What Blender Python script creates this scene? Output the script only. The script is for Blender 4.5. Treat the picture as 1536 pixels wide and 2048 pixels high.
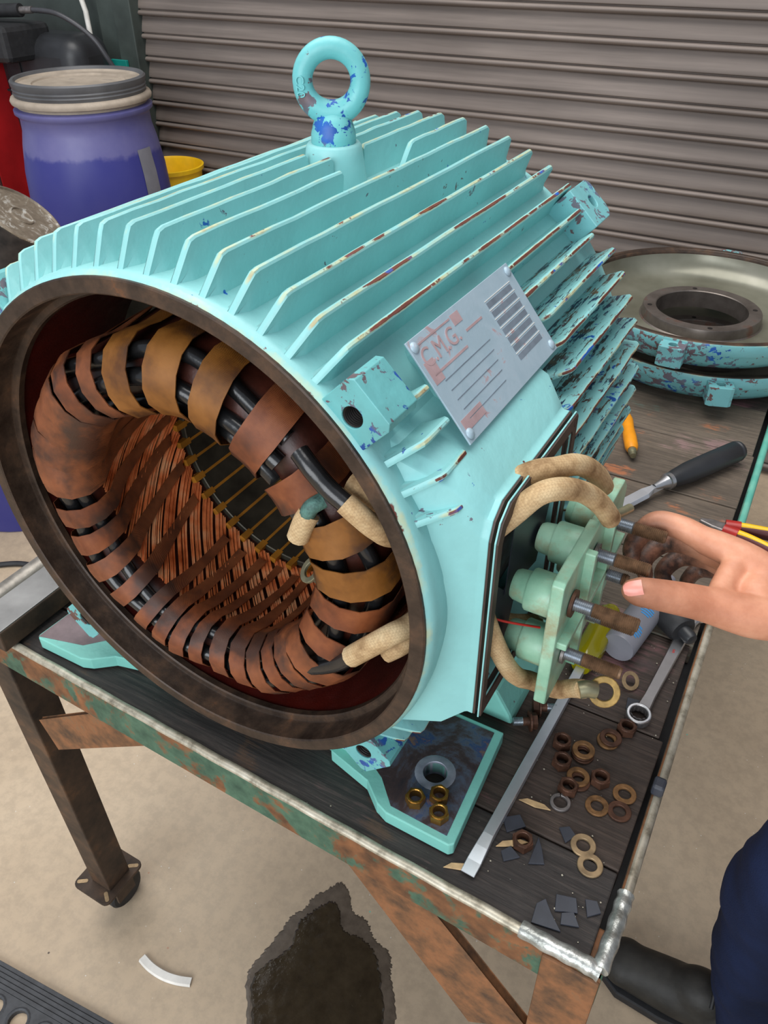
import bpy, math, random
from mathutils import Vector, Matrix, Euler
random.seed(7)
for o in list(bpy.data.objects): bpy.data.objects.remove(o, do_unlink=True)
scene = bpy.context.scene
COL = scene.collection
PI = math.pi
T = 0.80            # bench top height above the floor; most coordinates below are given from the bench top
AX = 0.28           # motor shaft height above the bench

# ------------------------------------------------------------------ camera
cam = bpy.data.cameras.new('camera'); cam_o = bpy.data.objects.new('camera', cam); COL.objects.link(cam_o)
cam.sensor_fit = 'HORIZONTAL'; cam.sensor_width = 36.0; cam.lens = 36.0*1601.5/1536.0
cam.clip_start = 0.02; cam.clip_end = 60
_r = Vector((0.86859, 0.49500, -0.00514)); 
yaw, pitch, roll = -0.517895, 0.645449, 0.006426
fwd = Vector((math.sin(yaw)*math.cos(pitch), math.cos(yaw)*math.cos(pitch), -math.sin(pitch)))
rgt = Vector((math.cos(yaw), -math.sin(yaw), 0)); dwn = fwd.cross(rgt)
r2 = rgt*math.cos(roll)+dwn*math.sin(roll); d2 = -rgt*math.sin(roll)+dwn*math.cos(roll)
rot = Matrix((r2, -d2, -fwd)).transposed()
cam_o.matrix_world = Matrix.Translation((0.44198, -0.39984, 0.74554+T)) @ rot.to_4x4()
scene.camera = cam_o

# ------------------------------------------------------------------ world and lamps
w = bpy.data.worlds.new('workshop_air'); scene.world = w; w.use_nodes = True
bg = w.node_tree.nodes['Background']; bg.inputs[0].default_value = (0.80, 0.88, 1.0, 1); bg.inputs[1].default_value = 0.50
def area(name, loc, target, sx, sy, power, col):
    l = bpy.data.lights.new(name, 'AREA'); l.shape = 'RECTANGLE'; l.size = sx; l.size_y = sy; l.energy = power; l.color = col
    o = bpy.data.objects.new(name, l); COL.objects.link(o); o.location = loc
    o.rotation_euler = (Vector(target)-Vector(loc)).to_track_quat('-Z', 'Y').to_euler(); return o
area('roof_light', (-0.6, 0.6, 4.3), (-0.3, 0.5, 0.8), 2.6, 3.6, 140, (1.0, 0.97, 0.93))
area('open_doorway_light', (0.3, -4.2, 2.4), (0, 0.5, 0.9), 4.2, 3.0, 205, (0.93, 0.97, 1.0))
scene.view_settings.view_transform = 'Standard'; scene.view_settings.look = 'None'
scene.view_settings.exposure = 0.0; scene.view_settings.gamma = 1.0; scene.view_settings.use_curve_mapping = False

# ------------------------------------------------------------------ material helpers
class NT:
    def __init__(s, name):
        s.m = bpy.data.materials.new(name); s.m.use_nodes = True
        s.t = s.m.node_tree; s.b = s.t.nodes['Principled BSDF']; s.pos = None
    def n(s, typ, **kw):
        nd = s.t.nodes.new(typ)
        for k, v in kw.items(): setattr(nd, k, v)
        return nd
    def l(s, a, b): s.t.links.new(a, b)
    def coord(s):
        if s.pos is None: s.pos = s.n('ShaderNodeNewGeometry').outputs['Position']
        return s.pos
    def scaled(s, sc, rot=(0,0,0)):
        mp = s.n('ShaderNodeMapping'); mp.inputs['Scale'].default_value = sc; mp.inputs['Rotation'].default_value = rot
        s.l(s.coord(), mp.inputs['Vector']); return mp.outputs[0]
    def noise(s, scale, detail=4, rough=0.55, vec=None, dist=0.0, out='Fac'):
        nd = s.n('ShaderNodeTexNoise'); nd.inputs['Scale'].default_value = scale; nd.inputs['Detail'].default_value = detail
        nd.inputs['Roughness'].default_value = rough; nd.inputs['Distortion'].default_value = dist
        s.l(vec if vec is not None else s.coord(), nd.inputs['Vector']); return nd.outputs[out]
    def voro(s, scale, vec=None, out='Distance', feature='F1'):
        nd = s.n('ShaderNodeTexVoronoi'); nd.feature = feature; nd.inputs['Scale'].default_value = scale
        s.l(vec if vec is not None else s.coord(), nd.inputs['Vector']); return nd.outputs[out]
    def ramp(s, fac, stops, interp='LINEAR'):
        nd = s.n('ShaderNodeValToRGB'); cr = nd.color_ramp; cr.interpolation = interp
        while len(cr.elements) < len(stops): cr.elements.new(0.5)
        for e, (p, c) in zip(cr.elements, stops):
            e.position = p; e.color = (c, c, c, 1) if not isinstance(c, (tuple, list)) else (*c, 1)
        s.l(fac, nd.inputs[0]); return nd.outputs[0]
    def mix(s, fac, a, b):
        nd = s.n('ShaderNodeMix', data_type='RGBA')
        for sock, v in ((nd.inputs[0], fac), (nd.inputs[6], a), (nd.inputs[7], b)):
            if isinstance(v, (int, float)): sock.default_value = v
            elif isinstance(v, (tuple, list)): sock.default_value = (*v, 1)
            else: s.l(v, sock)
        return nd.outputs[2]
    def math(s, op, a, b=0.0, clamp=False):
        nd = s.n('ShaderNodeMath', operation=op); nd.use_clamp = clamp
        for sock, v in ((nd.inputs[0], a), (nd.inputs[1], b)):
            if isinstance(v, (int, float)): sock.default_value = v
            else: s.l(v, sock)
        return nd.outputs[0]
    def attr(s, name):
        nd = s.n('ShaderNodeAttribute'); nd.attribute_name = name; return nd.outputs['Fac']
    def set(s, color=None, rough=None, metal=None, spec=None, coat=None, alpha=None, trans=None):
        for key, v in (('Base Color', color), ('Roughness', rough), ('Metallic', metal), ('Specular IOR Level', spec), ('Coat Weight', coat), ('Alpha', alpha), ('Transmission Weight', trans)):
            if v is None: continue
            sk = s.b.inputs[key]
            if isinstance(v, (int, float)): sk.default_value = v
            elif isinstance(v, (tuple, list)): sk.default_value = (*v, 1)
            else: s.l(v, sk)
        return s
    def bump(s, h, strength=0.3, dist=0.002):
        nd = s.n('ShaderNodeBump'); nd.inputs['Strength'].default_value = strength; nd.inputs['Distance'].default_value = dist
        s.l(h, nd.inputs['Height']); s.l(nd.outputs[0], s.b.inputs['Normal']); return s
def srgb(r, g, b):
    f = lambda c: c/12.92 if c <= 0.04045 else ((c+0.055)/1.055)**2.4
    return (f(r/255), f(g/255), f(b/255))
MT = {}
def simple(name, col, rough=0.5, metal=0.0, var=0.25, scale=40, bump=0.0, bscale=200, spec=None):
    t = NT(name); nz = t.noise(scale, 5)
    dark = tuple(c*(1-var) for c in col); light = tuple(min(1, c*(1+var)) for c in col)
    t.set(t.ramp(nz, [(0.3, dark), (0.7, light)]), rough, metal, spec)
    if bump: t.bump(t.noise(bscale, 3), bump, 0.001)
    MT[name] = t.m; return t.m

# turquoise machine paint with chips that show blue and primer coats, and red oxide along worn edges
def paint(name, base, edge_rust=True, chip=0.66, dirt=0.0, streak=0.0, blue=0.47):
    t = NT(name)
    c = t.mix(t.ramp(t.noise(14, 5), [(0.35, 0.0), (0.7, 1.0)]), tuple(x*0.93 for x in base), tuple(min(1, x*1.05) for x in base))
    big = t.noise(7, 2); mid = t.noise(72, 6, 0.62, dist=0.4); fine = t.noise(160, 3)
    under = t.ramp(t.noise(11, 2, 0.4), [(blue-0.07, srgb(26, 78, 156)), (blue, srgb(32, 98, 184)), (blue+0.03, srgb(104, 112, 128)), (0.62, srgb(112, 82, 80)), (0.70, srgb(92, 56, 48))])
    wear = t.attr('wear')
    k = t.math('ADD', mid, t.math('MULTIPLY', big, 0.42))
    k = t.math('ADD', k, t.math('MULTIPLY', t.attr('grime'), 0.16))
    m1 = t.ramp(k, [(chip+0.20, 0.0), (chip+0.215, 1.0)])
    if streak:
        sv = t.scaled((60, 9, 60)); ss = t.math('ADD', t.noise(3.2, 5, 0.7, vec=sv), t.math('MULTIPLY', t.attr('grime'), streak))
        smask = t.ramp(ss, [(0.66+streak*0.30, 0.0), (0.69+streak*0.30, 1.0)])
    c = t.mix(m1, c, under)
    if streak:
        c = t.mix(smask, c, t.ramp(t.noise(25, 3), [(0.40, srgb(30, 52, 84)), (0.5, srgb(64, 60, 58)), (0.66, srgb(120, 92, 62))]))
    if edge_rust:
        e = t.math('ADD', t.math('MULTIPLY', wear, 0.55), t.math('MULTIPLY', t.noise(13, 6, 0.68), 0.55))
        halo = t.ramp(e, [(0.755, 0.0), (0.85, 0.85)])
        c = t.mix(halo, c, t.ramp(t.noise(30, 3), [(0.35, tuple(min(1, x*1.1) for x in base)), (0.60, srgb(196, 196, 150)), (0.72, srgb(176, 140, 84))]))
        em = t.ramp(e, [(0.868, 0.0), (0.882, 1.0)])
        c = t.mix(em, c, t.ramp(t.noise(19, 3), [(0.36, srgb(30, 100, 190)), (0.40, srgb(118, 70, 58)), (0.6, srgb(96, 52, 44)), (0.75, srgb(140, 84, 50))]))
    if dirt:
        dm = t.ramp(t.math('ADD', t.noise(9, 6, 0.65), t.attr('grime')), [(0.62, 0.0), (1.25, dirt)])
        c = t.mix(dm, c, srgb(52, 46, 44))
    t.set(c, t.ramp(fine, [(0.3, 0.36), (0.8, 0.5)]), 0.0, 0.45)
    t.bump(t.math('ADD', t.math('MULTIPLY', m1, -0.6), t.math('ADD', t.math('MULTIPLY', t.noise(120, 2), 0.45), t.math('MULTIPLY', t.noise(30, 2), 0.5))), 0.30, 0.0025)
    MT[name] = t.m; return t.m
TEAL = srgb(139, 199, 199)
paint('paint', TEAL, chip=0.715)
paint('paint_fin', TEAL, chip=0.72, streak=0.35)
paint('paint_worn', srgb(112, 190, 192), chip=0.61, dirt=0.4, blue=0.44)
paint('paint_bell', srgb(120, 186, 190), chip=0.54, dirt=0.4, blue=0.40)
paint('paint_foot', srgb(126, 196, 184), chip=0.70, dirt=0.6)

t = NT('rim_iron'); nz = t.noise(30, 6, 0.65)
t.set(t.ramp(nz, [(0.28, srgb(40, 31, 26)), (0.5, srgb(66, 52, 42)), (0.64, srgb(88, 66, 50)), (0.78, srgb(132, 84, 50))]), t.ramp(nz, [(0.3, 0.38), (0.7, 0.62)]), 0.35).bump(t.noise(260, 4), 0.25, 0.001); MT['rim_iron'] = t.m
t = NT('red_varnish'); nz = t.noise(12, 4)
t.set(t.ramp(nz, [(0.3, srgb(58, 16, 12)), (0.7, srgb(96, 26, 18))]), t.ramp(t.noise(60, 4), [(0.3, 0.28), (0.7, 0.5)]), 0.0, 0.5).bump(t.noise(420, 2), 0.5, 0.0006); MT['red_varnish'] = t.m
def tape_mat(name, a, b, c):
    t = NT(name)
    col = t.ramp(t.noise(26, 4, 0.6), [(0.30, a), (0.48, b), (0.66, c)])
    stain = t.ramp(t.math('ADD', t.math('MULTIPLY', t.noise(22, 4, 0.6), 0.9), t.math('MULTIPLY', t.attr('grime'), 0.25)), [(0.53, 0.0), (0.68, 0.8)])
    col = t.mix(stain, col, srgb(52, 38, 33))
    t.set(col, t.ramp(stain, [(0.0, 0.48), (1.0, 0.34)]), 0.0, 0.35)
    wv = t.n('ShaderNodeTexWave'); wv.bands_direction = 'DIAGONAL'; wv.inputs['Scale'].default_value = 420; wv.inputs['Distortion'].default_value = 1.0; t.l(t.coord(), wv.inputs['Vector'])
    t.bump(t.math('ADD', wv.outputs['Fac'], t.math('MULTIPLY', t.noise(60, 3), 2.0)), 0.22, 0.0008); MT[name] = t.m
tape_mat('tape_gold', srgb(86, 50, 20), srgb(122, 76, 28), srgb(142, 92, 40))
tape_mat('tape_rust', srgb(80, 42, 24), srgb(114, 61, 34), srgb(136, 78, 45))
tape_mat('tape_dark', srgb(64, 40, 30), srgb(110, 62, 36), srgb(136, 78, 46))
simple('winding_body', srgb(60, 26, 17), 0.4, 0, 0.5, 50, 0.3, 150)
simple('black_sleeve', srgb(24, 24, 25), 0.24, 0, 0.4, 30, 0.25, 120, 0.6)
simple('matt_black', srgb(34, 34, 36), 0.6, 0, 0.3, 60, 0.2)
t = NT('copper'); nz = t.noise(35, 3)
t.set(t.ramp(nz, [(0.3, srgb(196, 96, 48)), (0.5, srgb(246, 150, 92)), (0.75, srgb(255, 206, 156))]), 0.28, 0.45); MT['copper'] = t.m
t = NT('braid'); 
sv = t.scaled((1, 1, 1)); ch = t.n('ShaderNodeTexChecker'); ch.inputs['Scale'].default_value = 520; t.l(t.coord(), ch.inputs['Vector'])
col = t.ramp(t.noise(38, 5, 0.6), [(0.28, srgb(120, 90, 60)), (0.48, srgb(186, 156, 116)), (0.72, srgb(214, 190, 150))])
t.set(t.mix(t.math('MULTIPLY', ch.outputs['Fac'], 0.22), col, srgb(112, 84, 56)), 0.75, 0, 0.2).bump(ch.outputs['Fac'], 0.5, 0.0007); MT['braid'] = t.m
t = NT('board_green'); nz = t.noise(22, 5)
col = t.ramp(nz, [(0.34, srgb(120, 168, 142)), (0.6, srgb(158, 200, 174)), (0.8, srgb(176, 206, 176))])
st = t.ramp(t.noise(24, 6, 0.7), [(0.50, 0.0), (0.70, 0.75)])
t.set(t.mix(st, col, srgb(150, 124, 84)), 0.35, 0, 0.5); MT['board_green'] = t.m
simple('zinc', srgb(168, 174, 180), 0.34, 0.9, 0.15, 80)
simple('steel', srgb(206, 210, 216), 0.30, 0.75, 0.08, 30)
simple('satin_chrome', srgb(188, 188, 190), 0.30, 0.95, 0.1, 30)
simple('rust_stud', srgb(118, 92, 70), 0.5, 0.5, 0.4, 120)
simple('rust_nut', srgb(82, 54, 40), 0.55, 0.45, 0.45, 90, 0.3, 300)
simple('rust_washer', srgb(124, 90, 56), 0.55, 0.45, 0.45, 110, 0.3, 300)
simple('grey_washer', srgb(134, 128, 126), 0.42, 0.7, 0.3, 110)
simple('pale_washer', srgb(158, 134, 102), 0.5, 0.5, 0.35, 90)
simple('lug_brass', srgb(150, 122, 70), 0.45, 0.6, 0.4, 90)
simple('brass', srgb(164, 122, 58), 0.34, 0.9, 0.4, 60)
simple('lamination', srgb(70, 66, 56), 0.45, 0.6, 0.4, 30)
simple('wedge', srgb(158, 104, 30), 0.45, 0, 0.3, 30)
simple('dark_hole', srgb(30, 25, 23), 0.6, 0.3, 0.4, 60)
simple('black_plastic', srgb(40, 41, 44), 0.42, 0, 0.2, 20)
simple('shard', srgb(54, 57, 66), 0.45, 0, 0.2, 40)
simple('splinter', srgb(196, 164, 120), 0.7, 0, 0.3, 80)
simple('orange_handle', srgb(236, 150, 20), 0.4, 0, 0.12, 40)
t = NT('yellow_clear'); t.set(srgb(176, 166, 10), 0.12, 0, 0.6, None, None, 0.55); MT['yellow_clear'] = t.m
simple('tube_grey', srgb(122, 122, 130), 0.4, 0, 0.1, 20)
simple('tube_blue', srgb(64, 140, 200), 0.4, 0, 0.1, 20)
simple('lug_tin', srgb(150, 146, 118), 0.4, 0.7, 0.3, 60)
simple('verdigris', srgb(76, 112, 104), 0.6, 0.2, 0.5, 200, 0.5, 400)
simple('red_plastic', srgb(170, 36, 30), 0.38, 0, 0.2, 20)
simple('maroon_plastic', srgb(84, 34, 34), 0.5, 0, 0.2, 20)
simple('yellow_plastic', srgb(238, 190, 20), 0.4, 0, 0.1, 20)
simple('white_plastic', srgb(226, 222, 214), 0.45, 0, 0.12, 40)
simple('hose_grey', srgb(60, 60, 64), 0.4, 0, 0.2, 20)
simple('dark_green_post', srgb(66, 74, 70), 0.6, 0.2, 0.4, 6)
simple('teal_label', srgb(10, 132, 122), 0.5, 0, 0.1, 20)
simple('maroon_post', srgb(92, 52, 50), 0.6, 0, 0.3, 10)
simple('red_body', srgb(178, 26, 30), 0.4, 0, 0.2, 8)
simple('print_grey', srgb(116, 128, 140), 0.5, 0.1, 0.2, 60)
# planks: dark oily timber, grain along x, splashes of old paint
def plank_mat(name, cols, splash, p0):
    t = NT(name)
    g = t.noise(2.2, 8, 0.7, vec=t.scaled((7, 130, 60)), dist=0.6); g2 = t.noise(5, 6, 0.65)
    col = t.ramp(g, [(0.25, cols[0]), (0.5, cols[1]), (0.75, cols[2])])
    col = t.mix(t.ramp(g2, [(0.40, 0.0), (0.66, 0.75)]), col, tuple(c*0.45 for c in cols[1]))
    for i, (sc, colr) in enumerate(splash):
        col = t.mix(t.ramp(t.math('ADD', t.math('MULTIPLY', t.noise(sc, 5, 0.62, vec=t.scaled((1+i*.1, 1.3+i*.2, 1))), 0.72), t.math('MULTIPLY', g, 0.28)), [(p0, 0.0), (p0+0.06, 0.75)]), col, colr)
    sp = t.ramp(t.voro(150), [(0.03, 1.0), (0.06, 0.0)]); spk = t.math('MULTIPLY', sp, t.ramp(t.noise(40, 2), [(0.56, 0.0), (0.6, 1.0)]))
    col = t.mix(spk, col, srgb(190, 190, 176))
    t.set(col, t.ramp(g2, [(0.3, 0.5), (0.7, 0.75)]), 0, 0.35).bump(g, 0.35, 0.002); MT[name] = t.m
plank_mat('plank_black', [srgb(32, 30, 30), srgb(58, 53, 51), srgb(86, 77, 72)], [(7, srgb(98, 76, 74)), (11, srgb(84, 64, 50))], 0.585)
plank_mat('plank_brown', [srgb(40, 34, 31), srgb(72, 61, 55), srgb(102, 86, 76)], [(6, srgb(118, 80, 84)), (9, srgb(60, 56, 54))], 0.57)
plank_mat('plank_grey', [srgb(66, 58, 52), srgb(108, 96, 84), srgb(138, 122, 106)], [(5, srgb(86, 130, 120)), (6.5, srgb(150, 120, 118)), (8, srgb(180, 110, 70))], 0.585)
t = NT('bench_green'); nz = t.noise(9, 7, 0.68, dist=0.5); n2 = t.noise(34, 5, 0.65)
rustc = t.ramp(t.noise(40, 4), [(0.3, srgb(78, 56, 40)), (0.55, srgb(122, 82, 54)), (0.75, srgb(146, 98, 64))])
m = t.ramp(t.math('ADD', t.math('MULTIPLY', nz, 0.7), t.math('MULTIPLY', n2, 0.3)), [(0.485, 0.0), (0.53, 1.0)])
t.set(t.mix(m, t.ramp(n2, [(0.3, srgb(52, 78, 64)), (0.7, srgb(88, 120, 98))]), rustc), 0.6, 0.05, 0.3).bump(n2, 0.3, 0.001); MT['bench_green'] = t.m
t = NT('bench_rust'); n2 = t.noise(30, 6, 0.65)
t.set(t.ramp(n2, [(0.28, srgb(62, 50, 42)), (0.45, srgb(110, 78, 54)), (0.6, srgb(140, 94, 62)), (0.78, srgb(96, 92, 74))]), 0.6, 0.05, 0.3).bump(n2, 0.3, 0.001); MT['bench_rust'] = t.m
t = NT('bench_dark'); n2 = t.noise(18, 6, 0.65)
t.set(t.ramp(n2, [(0.3, srgb(44, 38, 34)), (0.55, srgb(78, 62, 50)), (0.75, srgb(116, 84, 60))]), 0.55, 0.2, 0.35).bump(n2, 0.2, 0.001); MT['bench_dark'] = t.m
t = NT('worn_edge'); n2 = t.noise(60, 5, 0.65)
t.set(t.ramp(n2, [(0.3, srgb(120, 112, 96)), (0.5, srgb(178, 170, 152)), (0.75, srgb(206, 200, 184))]), 0.42, 0.4, 0.4).bump(n2, 0.3, 0.001); MT['worn_edge'] = t.m
t = NT('mint_edge'); t.set(t.ramp(t.noise(30, 4), [(0.35, srgb(92, 176, 158)), (0.68, srgb(120, 190, 170)), (0.74, srgb(110, 108, 94))]), 0.5); MT['mint_edge'] = t.m
t = NT('silver_weld'); n2 = t.noise(70, 4); t.set(t.ramp(n2, [(0.3, srgb(120, 122, 116)), (0.7, srgb(208, 210, 206))]), 0.36, 0.6).bump(n2, 0.6, 0.003); MT['silver_weld'] = t.m
t = NT('concrete'); a = t.noise(1.6, 6, 0.6); b = t.noise(40, 6, 0.7); 
col = t.ramp(a, [(0.30, srgb(174, 154, 130)), (0.5, srgb(192, 171, 145)), (0.72, srgb(204, 184, 158))])
col = t.mix(t.ramp(b, [(0.40, 0.22), (0.58, 0.0)]), col, srgb(128, 116, 102))
spk = t.math('MULTIPLY', t.ramp(t.voro(55), [(0.045, 1.0), (0.08, 0.0)]), t.ramp(t.noise(14, 2), [(0.52, 0.0), (0.56, 1.0)]))
col = t.mix(spk, col, srgb(214, 208, 198))
spk2 = t.math('MULTIPLY', t.ramp(t.voro(23), [(0.04, 1.0), (0.055, 0.0)]), t.ramp(t.noise(5, 2), [(0.53, 0.0), (0.56, 1.0)]))
col = t.mix(spk2, col, t.ramp(t.noise(3.3, 1), [(0.44, srgb(86, 74, 66)), (0.5, srgb(196, 112, 80)), (0.56, srgb(120, 190, 170))]))
t.set(col, t.ramp(b, [(0.3, 0.42), (0.7, 0.6)]), 0, 0.35).bump(b, 0.14, 0.002); MT['concrete'] = t.m
t = NT('oil'); n2 = t.noise(26, 5, 0.65); t.set(t.ramp(n2, [(0.3, srgb(46, 38, 28)), (0.7, srgb(66, 56, 42))]), t.ramp(t.noise(60, 3), [(0.35, 0.05), (0.75, 0.3)]), 0, 0.55).bump(t.noise(70, 4, 0.6), 0.35, 0.002); MT['oil'] = t.m
t = NT('oil_stain'); n2 = t.noise(40, 5, 0.65); t.set(t.ramp(n2, [(0.3, srgb(78, 68, 58)), (0.7, srgb(104, 92, 80))]), 0.3, 0, 0.4).bump(n2, 0.2, 0.002); MT['oil_stain'] = t.m
t = NT('slat'); g = t.noise(1.5, 5, 0.6, vec=t.scaled((1.2, 20, 30))); g2 = t.noise(2.0, 4)
t.set(t.mix(t.ramp(g2, [(0.4, 0.0), (0.7, 0.5)]), t.ramp(g, [(0.3, srgb(108, 98, 92)), (0.7, srgb(140, 128, 120))]), srgb(98, 88, 82)), 0.5, 0.25, 0.4); MT['slat'] = t.m
t = NT('drum_blue'); tc = t.coord(); sx = t.n('ShaderNodeSeparateXYZ'); t.l(tc, sx.inputs[0])
hgt = t.math('ADD', sx.outputs['Z'], t.math('MULTIPLY', t.noise(14, 4), 0.08))
dust = t.math('MULTIPLY', t.ramp(hgt, [(0.935, 0.15), (0.95, 0.62)]), t.ramp(t.noise(7, 4, 0.6), [(0.25, 0.55), (0.7, 1.0)]))
t.set(t.mix(dust, srgb(34, 40, 124), srgb(134, 130, 168)), 0.42, 0, 0.4); MT['drum_blue'] = t.m
t = NT('dusty_lid'); nz = t.noise(9, 5, 0.6); t.set(t.ramp(nz, [(0.3, srgb(138, 126, 112)), (0.6, srgb(170, 156, 140)), (0.8, srgb(120, 112, 104))]), 0.7); MT['dusty_lid'] = t.m
simple('lid_grey', srgb(86, 86, 88), 0.5, 0, 0.25, 10)
t = NT('splashed_lid'); nz = t.noise(30, 5, 0.7, dist=1.2); t.set(t.ramp(nz, [(0.35, srgb(122, 110, 96)), (0.55, srgb(142, 130, 114)), (0.64, srgb(200, 196, 188))]), 0.4, 0.3); MT['splashed_lid'] = t.m
simple('grimy_body', srgb(44, 38, 34), 0.7, 0, 0.8, 26, 0.6, 60)
t = NT('skin'); nz = t.noise(26, 5, 0.6); n3 = t.noise(10, 3)
c = t.ramp(nz, [(0.3, srgb(182, 120, 92)), (0.55, srgb(206, 144, 114)), (0.75, srgb(220, 162, 132))])
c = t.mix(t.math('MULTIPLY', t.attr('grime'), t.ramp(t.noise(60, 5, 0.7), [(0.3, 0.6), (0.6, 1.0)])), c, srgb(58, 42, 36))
t.set(c, 0.5, 0, 0.4).bump(t.noise(180, 4, 0.6), 0.25, 0.0012); t.b.inputs['Subsurface Weight'].default_value = 0.08; t.b.inputs['Subsurface Radius'].default_value = (0.01, 0.004, 0.002); MT['skin'] = t.m
simple('nail', srgb(226, 150, 136), 0.3, 0, 0.08, 60)
t = NT('navy_cloth'); g = t.noise(6, 4); t.set(t.ramp(g, [(0.3, srgb(20, 26, 44)), (0.7, srgb(32, 44, 78))]), 0.85, 0, 0.2).bump(t.math('ADD', t.noise(9, 3), t.math('MULTIPLY', t.noise(500, 2), 0.12)), 0.5, 0.02); MT['navy_cloth'] = t.m
simple('boot_leather', srgb(38, 36, 32), 0.6, 0, 0.4, 40, 0.4, 120)
simple('hair_brown', srgb(60, 42, 30), 0.7, 0, 0.3, 60, 0.5, 200)
simple('bell_iron', srgb(112, 110, 102), 0.34, 0.55, 0.25, 14)
t = NT('bell_grease'); nz = t.noise(7, 4); t.set(t.ramp(nz, [(0.3, srgb(98, 97, 82)), (0.55, srgb(126, 125, 110)), (0.75, srgb(146, 144, 130))]), 0.28, 0.3, 0.5); MT['bell_grease'] = t.m
t = NT('ring_iron'); nz = t.noise(24, 5); t.set(t.ramp(nz, [(0.3, srgb(92, 84, 78)), (0.6, srgb(120, 112, 106)), (0.72, srgb(124, 84, 70))]), 0.36, 0.6); MT['ring_iron'] = t.m
simple('gasket', srgb(62, 46, 40), 0.55, 0, 0.35, 30, 0.2)
simple('black_sheet', srgb(36, 40, 48), 0.4, 0, 0.25, 14)
t = NT('dirty_pad'); a = t.noise(16, 7, 0.7, dist=0.6); b2 = t.noise(40, 4)
t.set(t.ramp(a, [(0.30, srgb(40, 40, 48)), (0.43, srgb(70, 56, 56)), (0.52, srgb(84, 92, 108)), (0.58, srgb(46, 72, 116)), (0.66, srgb(142, 104, 58))]), 0.5, 0.2, 0.4).bump(b2, 0.3, 0.001); MT['dirty_pad'] = t.m
t = NT('bare_ring'); a = t.noise(50, 5); t.set(t.ramp(a, [(0.3, srgb(124, 128, 142)), (0.7, srgb(172, 176, 190))]), 0.45, 0.4); MT['bare_ring'] = t.m
t = NT('nameplate'); a = t.noise(28, 6, 0.62, dist=0.8)
t.set(t.ramp(a, [(0.42, srgb(156, 178, 190)), (0.60, srgb(164, 184, 196)), (0.63, srgb(176, 152, 156)), (0.75, srgb(168, 140, 142))]), 0.45, 0.1, 0.4).bump(t.noise(300, 3), 0.2, 0.0006); MT['nameplate'] = t.m
simple('plate_bare', srgb(176, 150, 152), 0.45, 0.1, 0.15, 60)
simple('bar_grey', srgb(150, 148, 146), 0.42, 0.5, 0.2, 20)
simple('pipe_grey', srgb(140, 134, 126), 0.4, 0.5, 0.3, 60, 0.3, 160)
simple('mat_rubber', srgb(62, 63, 66), 0.6, 0, 0.25, 60, 0.3)
simple('worn_primer', srgb(122, 106, 108), 0.5, 0.1, 0.4, 22, 0.2)
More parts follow.
